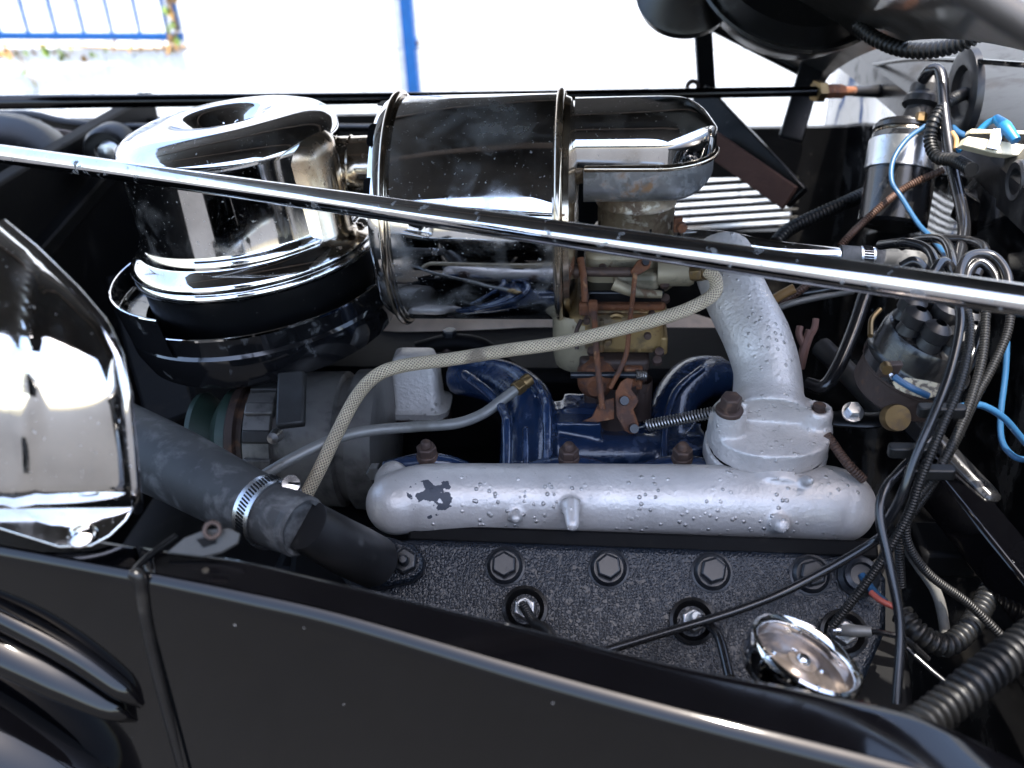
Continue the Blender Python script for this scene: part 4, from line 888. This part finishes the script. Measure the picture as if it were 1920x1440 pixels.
# wiring and rails behind the elbow
for lab, pts, r, m_ in (('black harness cable running behind the exhaust elbow', ((1440, 560, .86), (1490, 552, .85), (1560, 540, .84), (1640, 515, .83), (1720, 500, .82)), .0045, 'cable'),
                        ('brown wire tangled behind the exhaust elbow', ((1455, 575, .85), (1500, 545, .84), (1530, 520, .84), (1560, 500, .84)), .0035, 'wire_brown'),
                        ('tan wire end poking out behind the exhaust elbow', ((1440, 570, .84), (1462, 555, .835), (1490, 540, .83)), .0042, 'wire_tan'),
                        ('steel grey cable behind the exhaust elbow', ((1450, 582, .845), (1480, 570, .84), (1530, 558, .84), (1600, 545, .84)), .003, 'grey_pipe'),
                        ('black vertical cable between elbow and distributor', ((1625, 545, .76), (1600, 620, .75), (1570, 690, .74), (1545, 725, .74), (1515, 720, .75)), .0058, 'cable'),
                        ('grey sloping pipe behind the distributor', ((1540, 650, .80), (1600, 710, .77), (1660, 775, .74)), .009, 'alloy_dark'),
                        ('dim brown pipe dropping below the distributor bracket', ((1550, 815, .69), (1590, 870, .68), (1620, 900, .68)), .0035, 'wire_brown'),
                        ('pale dirty wire hanging into the lower corner', ((1695, 1010, .60), (1715, 1050, .61), (1755, 1110, .62), (1770, 1170, .63), (1775, 1230, .63)), .0034, 'grey_pipe'),
                        ('red wire near the last head bolt', ((1632, 1110, .62), (1650, 1125, .615), (1680, 1140, .61)), .002, 'wire_red'),
                        ('thin black wire curving across the lower corner', ((1700, 1215, .60), (1750, 1260, .59), (1800, 1300, .58)), .0016, 'cable')):
    cable('cable', lab, pts, r, m_)
fk = MB()
fk.tube(px((1500, 690, .78), (1508, 655, .775), (1520, 620, .775)), .004, 8, 4); fk.tube(px((1508, 650, .775), (1498, 628, .775), (1500, 612, .776)), .0028, 8, 4); fk.tube(px((1512, 640, .775), (1526, 618, .775), (1530, 598, .776)), .0028, 8, 4)
solo(fk, 'fork_lever', 'fork_pink', 'small pinkish brown forked lever behind the elbow', 'lever')
o = P(1690, 1075, .64)
sw = thing('temperature_sender', 'round black sender plug at the rear of the head', 'sender', HP(1608, 1082))
o = HP(1608, 1082); q = MB(); q.lathe([(.014, -.002), (.014, .004), (.011, .006), (.011, .012), (.008, .013), (.007, .010), (0, .010)], o, hn, 28); part(q, 'plug', 'bolt_black', sw)
q = MB(); q.tube([o+hn*.01, P(1640, 1112, .625), P(1660, 1130, .62)], .0026, 8, 4); part(q, 'wire', 'wire_blue', sw)
q = MB(); q.bar(P(1735, 870, .72), P(2010, 1210, .60), .030, .03, Up); solo(q, 'chassis_rail', 'gloss_black', 'glossy black rail running down beside the hanging leads', 'rail', bevel=.003)
q = MB(); q.bar(P(1800, 380, .86), P(1990, 510, .74), .028, .012, Up); solo(q, 'firewall_brace', 'gloss_black', 'flat black brace strip across the firewall below the coil', 'brace', bevel=.002)
q = MB(); q.bar(P(1700, 780, .74), P(1860, 950, .68), .02, .016, Up); solo(q, 'steering_tube', 'bakelite', 'dim grey tube behind the hanging leads', 'tube', bevel=.005)
q = MB(); q.box(P(1775, 1030, .72), (.024, .02, .012), (ex, ey, ez)); solo(q, 'junction_block', 'flat_black', 'dusty black block low beside the chassis rail', 'block', bevel=.004)

# ================================================================== NEAR SIDE
# chrome cap
cp = thing('filler_cap', 'round chrome rimmed cap with dished centre painted with a tan reflection behind the ledge', 'cap', P(1515, 1280, .50))
cd_ = (ez+ex*.40+ey*.16).normalized(); co2 = P(1513, 1226, .50); Q = lambda v: M(v, .50)
q = MB(); q.lathe([(Q(104), Q(-60)), (Q(112), Q(-40)), (Q(112), Q(-6)), (Q(110), Q(2)), (Q(104), Q(5)), (Q(98), Q(1)), (Q(95), Q(-8)), (Q(92), Q(-34))], co2, cd_, 72); part(q, 'rim', 'chrome', cp)
q = MB(); q.lathe([(Q(93), Q(-30)), (Q(80), Q(-36)), (Q(50), Q(-34)), (Q(30), Q(-26)), (Q(28), Q(-18)), (Q(16), Q(-16)), (0, Q(-15))], co2, cd_, 64); part(q, 'dish', 'dial_tan_reflection', cp, ang=60)
q = MB(); q.lathe([(0, Q(-6)), (Q(10), Q(-7)), (Q(14), Q(-12)), (Q(15), Q(-18))], co2, cd_, 24); part(q, 'centre_knob', 'chrome', cp)
for k in range(5):
    a = 2*math.pi*k/5+.6; u, v = perp(cd_)
    q = MB(); q.lathe([(0, Q(4)), (Q(6), Q(2)), (Q(8), Q(-6))], co2-cd_*Q(34)+(u*math.cos(a)+v*math.sin(a))*Q(52), cd_, 12); part(q, 'rivet', 'chrome', cp)

# ledge (top of the near wing) with its side
EDGE = [(262, 1078, .465), (450, 1118, .455), (640, 1162, .445), (1000, 1270, .425), (1280, 1346, .41), (1640, 1440, .395), (1900, 1512, .385), (2150, 1585, .375)]
BACK = [(262, 1022, .485), (450, 1048, .478), (640, 1092, .468), (1000, 1178, .452), (1280, 1248, .438), (1640, 1318, .425), (1800, 1372, .418), (2050, 1500, .41)]
def sweep(edge, back, name, m, parent, low=.35):
    e = catmull(px(*edge), 6); k = catmull(px(*back), 6); rows = []
    for a, c in zip(e, k):
        w_ = (c-a); r = .0085; wv = w_.normalized(); dn = (-ez-ey*.02).normalized()
        row = [c-ez*.03+wv*.002, c-ez*.004+wv*.0015, c-ez*.001, c-wv*.002]
        for i in range(1, 6): row.append(c.lerp(a, i/6))
        for i in range(7):
            t = math.pi/2*i/6; row.append(a+wv*r*(1-math.sin(t))+dn*r*(1-math.cos(t)))
        for s_ in (.012, .02, .04, .08, .14, .22, low):
            row.append(a+dn*s_-ey*(.012*(s_/low)**1.5))
        rows.append(row)
    q = MB(); q.grid(rows, False); return part(q, name, m, parent, ang=60)
wg = thing('wing_ledge', 'glossy black wing panel with its ledge along the near side', 'wing panel', P(960, 1330, .43))
sweep(EDGE, BACK, 'panel', 'gloss_black', wg)
np_ = thing('nose_panel', 'glossy black nose panel forward of the seam with raised mouldings', 'nose panel', P(120, 1200, .47))
EDGE2 = [(-320, 975, .50), (-120, 1008, .487), (0, 1030, .48), (130, 1053, .472), (254, 1076, .4655)]
BACK2 = [(-320, 930, .52), (-120, 960, .508), (0, 978, .50), (130, 1000, .494), (254, 1022, .4865)]
sweep(EDGE2, BACK2, 'panel', 'gloss_black', np_)
q = MB(); q.tube(px((-220, 1040, .508), (0, 1152, .500), (130, 1222, .501), (225, 1290, .506), (266, 1322, .512)), [.007, .007, .007, .006, .002], 20, 6); part(q, 'upper_moulding', 'gloss_black', np_)
q = MB(); q.tube(px((-220, 1098, .516), (0, 1205, .510), (120, 1268, .511), (210, 1322, .514), (258, 1348, .520)), [.017, .016, .014, .009, .002], 24, 6, flat=.8); part(q, 'lower_moulding', 'gloss_black', np_)
q = MB(); q.tube(px((-260, 1300, .54), (-100, 1360, .545), (30, 1425, .548), (140, 1490, .555), (220, 1570, .57)), [.040, .040, .036, .032, .02], 28, 6); part(q, 'crown', 'gloss_black', np_)
seam = px((247, 1074, .4655), (262, 1085, .4655), (272, 1150, .477), (288, 1230, .491), (310, 1320, .507), (345, 1450, .534))
q = MB(); q.tube(seam, .0030, 12, 6); q.tube([P(330, 1005, .492), P(275, 1045, .476), seam[0]], .0014, 8, 3); solo(q, 'seam_welt', 'dusty_black', 'narrow black seam welt between the nose panel and the wing panel', 'seam welt')
tb = thing('latch_tab', 'small bent steel tab with a rusty ring on the ledge', 'latch tab', P(385, 1030, .48))
q = MB(); q.prism([P(x, y, .475) for x, y in ((312, 1036), (345, 1008), (385, 992), (430, 990), (450, 1000), (446, 1018), (415, 1036), (380, 1044))], (-Fw+ez).normalized(), .0018); part(q, 'tab', 'alloy_dark', tb, bevel=.0005)
q = MB(); u, v = perp((-Fw+ez*.3).normalized()); o = P(398, 994, .472)
q.tube([o+(u*math.cos(t)+v*math.sin(t))*.0038 for t in (2*math.pi*k/16 for k in range(17))], .0012, 10, 1); part(q, 'ring', 'rust_dark', tb)
q = MB(); q.prism([P(x, y, .4735) for x, y in ((368, 1012), (398, 1004), (405, 1018), (380, 1026))], (-Fw+ez).normalized(), .0006); part(q, 'hole', 'flat_black', tb)
for i, (x, y, d) in enumerate(((385, 1072, .464), (422, 1092, .461))):
    q = MB(); q.lathe([(0, .0008), (.0018, .0006), (.0024, -.001)], P(x, y-2, d+.0055), ez, 12); part(q, 'screw', 'flat_black', tb)

# chrome trim plate at the left
ct = thing('chrome_trim', 'large curved chrome trim plate with an embossed rib', 'chrome trim', P(130, 1000, .46))
ol = [(-220, 300), (-60, 375), (0, 418), (60, 468), (140, 546), (190, 605), (220, 668), (236, 740), (247, 860), (256, 950), (-220, 955)]
cols = 26; rows = []
def rightedge(y):
    pts = [(300, -220), (375, -60), (418, 0), (468, 60), (546, 140), (605, 190), (668, 220), (740, 236), (860, 247), (960, 257)]
    for (y0, x0), (y1, x1) in zip(pts, pts[1:]):
        if y0 <= y <= y1: return x0+(x1-x0)*(y-y0)/(y1-y0)
    return pts[-1][1]
NR = 44
for i in range(NR+1):
    y = 420+535*i/NR; xr = rightedge(y); row = []
    for j in range(cols+1):
        t = j/cols; x = -240+(xr+240)*(1-(1-t)**1.25)
        v_ = (y-420)/535
        d = .470-.030*math.sin(math.pi*min(1, max(0, v_*.9+.05)))+.020*t**5
        if v_ > .93: d += .02*((v_-.93)/.07)**2
        rib = math.exp(-((x-(72-38*v_))/13)**2)*(1 if y > 500 else max(0, (y-480)/20))
        d -= .006*rib
        row.append(P(x, y, d))
    rows.append(row)
q = MB(); q.grid(rows, False); q.grid([[p+Fw*.0025 for p in r] for r in rows], False)
part(q, 'plate', 'chrome_trim' if 'chrome_trim' in MAT else 'chrome', ct, ang=80)
q = MB(); q.tube([r[-1]+Fw*.001 for r in rows], .0030, 10, 1); q.tube([p+Fw*.001 for p in rows[-1]], .0020, 8, 1); part(q, 'rolled_edge', 'chrome_rod', ct)
fl = [(-200, 955), (250, 950), (236, 975), (205, 1005), (170, 1024), (110, 1026), (0, 992), (-200, 960)]
q = MB(); q.prism([RP(x, y, P(100, 985, .475), (-Fw*.8+ez*.7)) for x, y in fl], (-Fw+ez).normalized(), .002); fg = part(q, 'fixing_flange', 'chrome', ct, bevel=.0006)
q = MB(); o = RP(152, 1002, P(100, 985, .473), (-Fw*.8+ez*.7)); nn_ = (-Fw*.8+ez*.7).normalized(); q.lathe([(0, .002), (.003, .0018), (.0042, .001), (.0065, .0008), (.007, 0)], o, nn_, 24); part(q, 'screw', 'chrome', fg)

for o in bpy.data.objects:
    if '_o' in o: del o['_o']
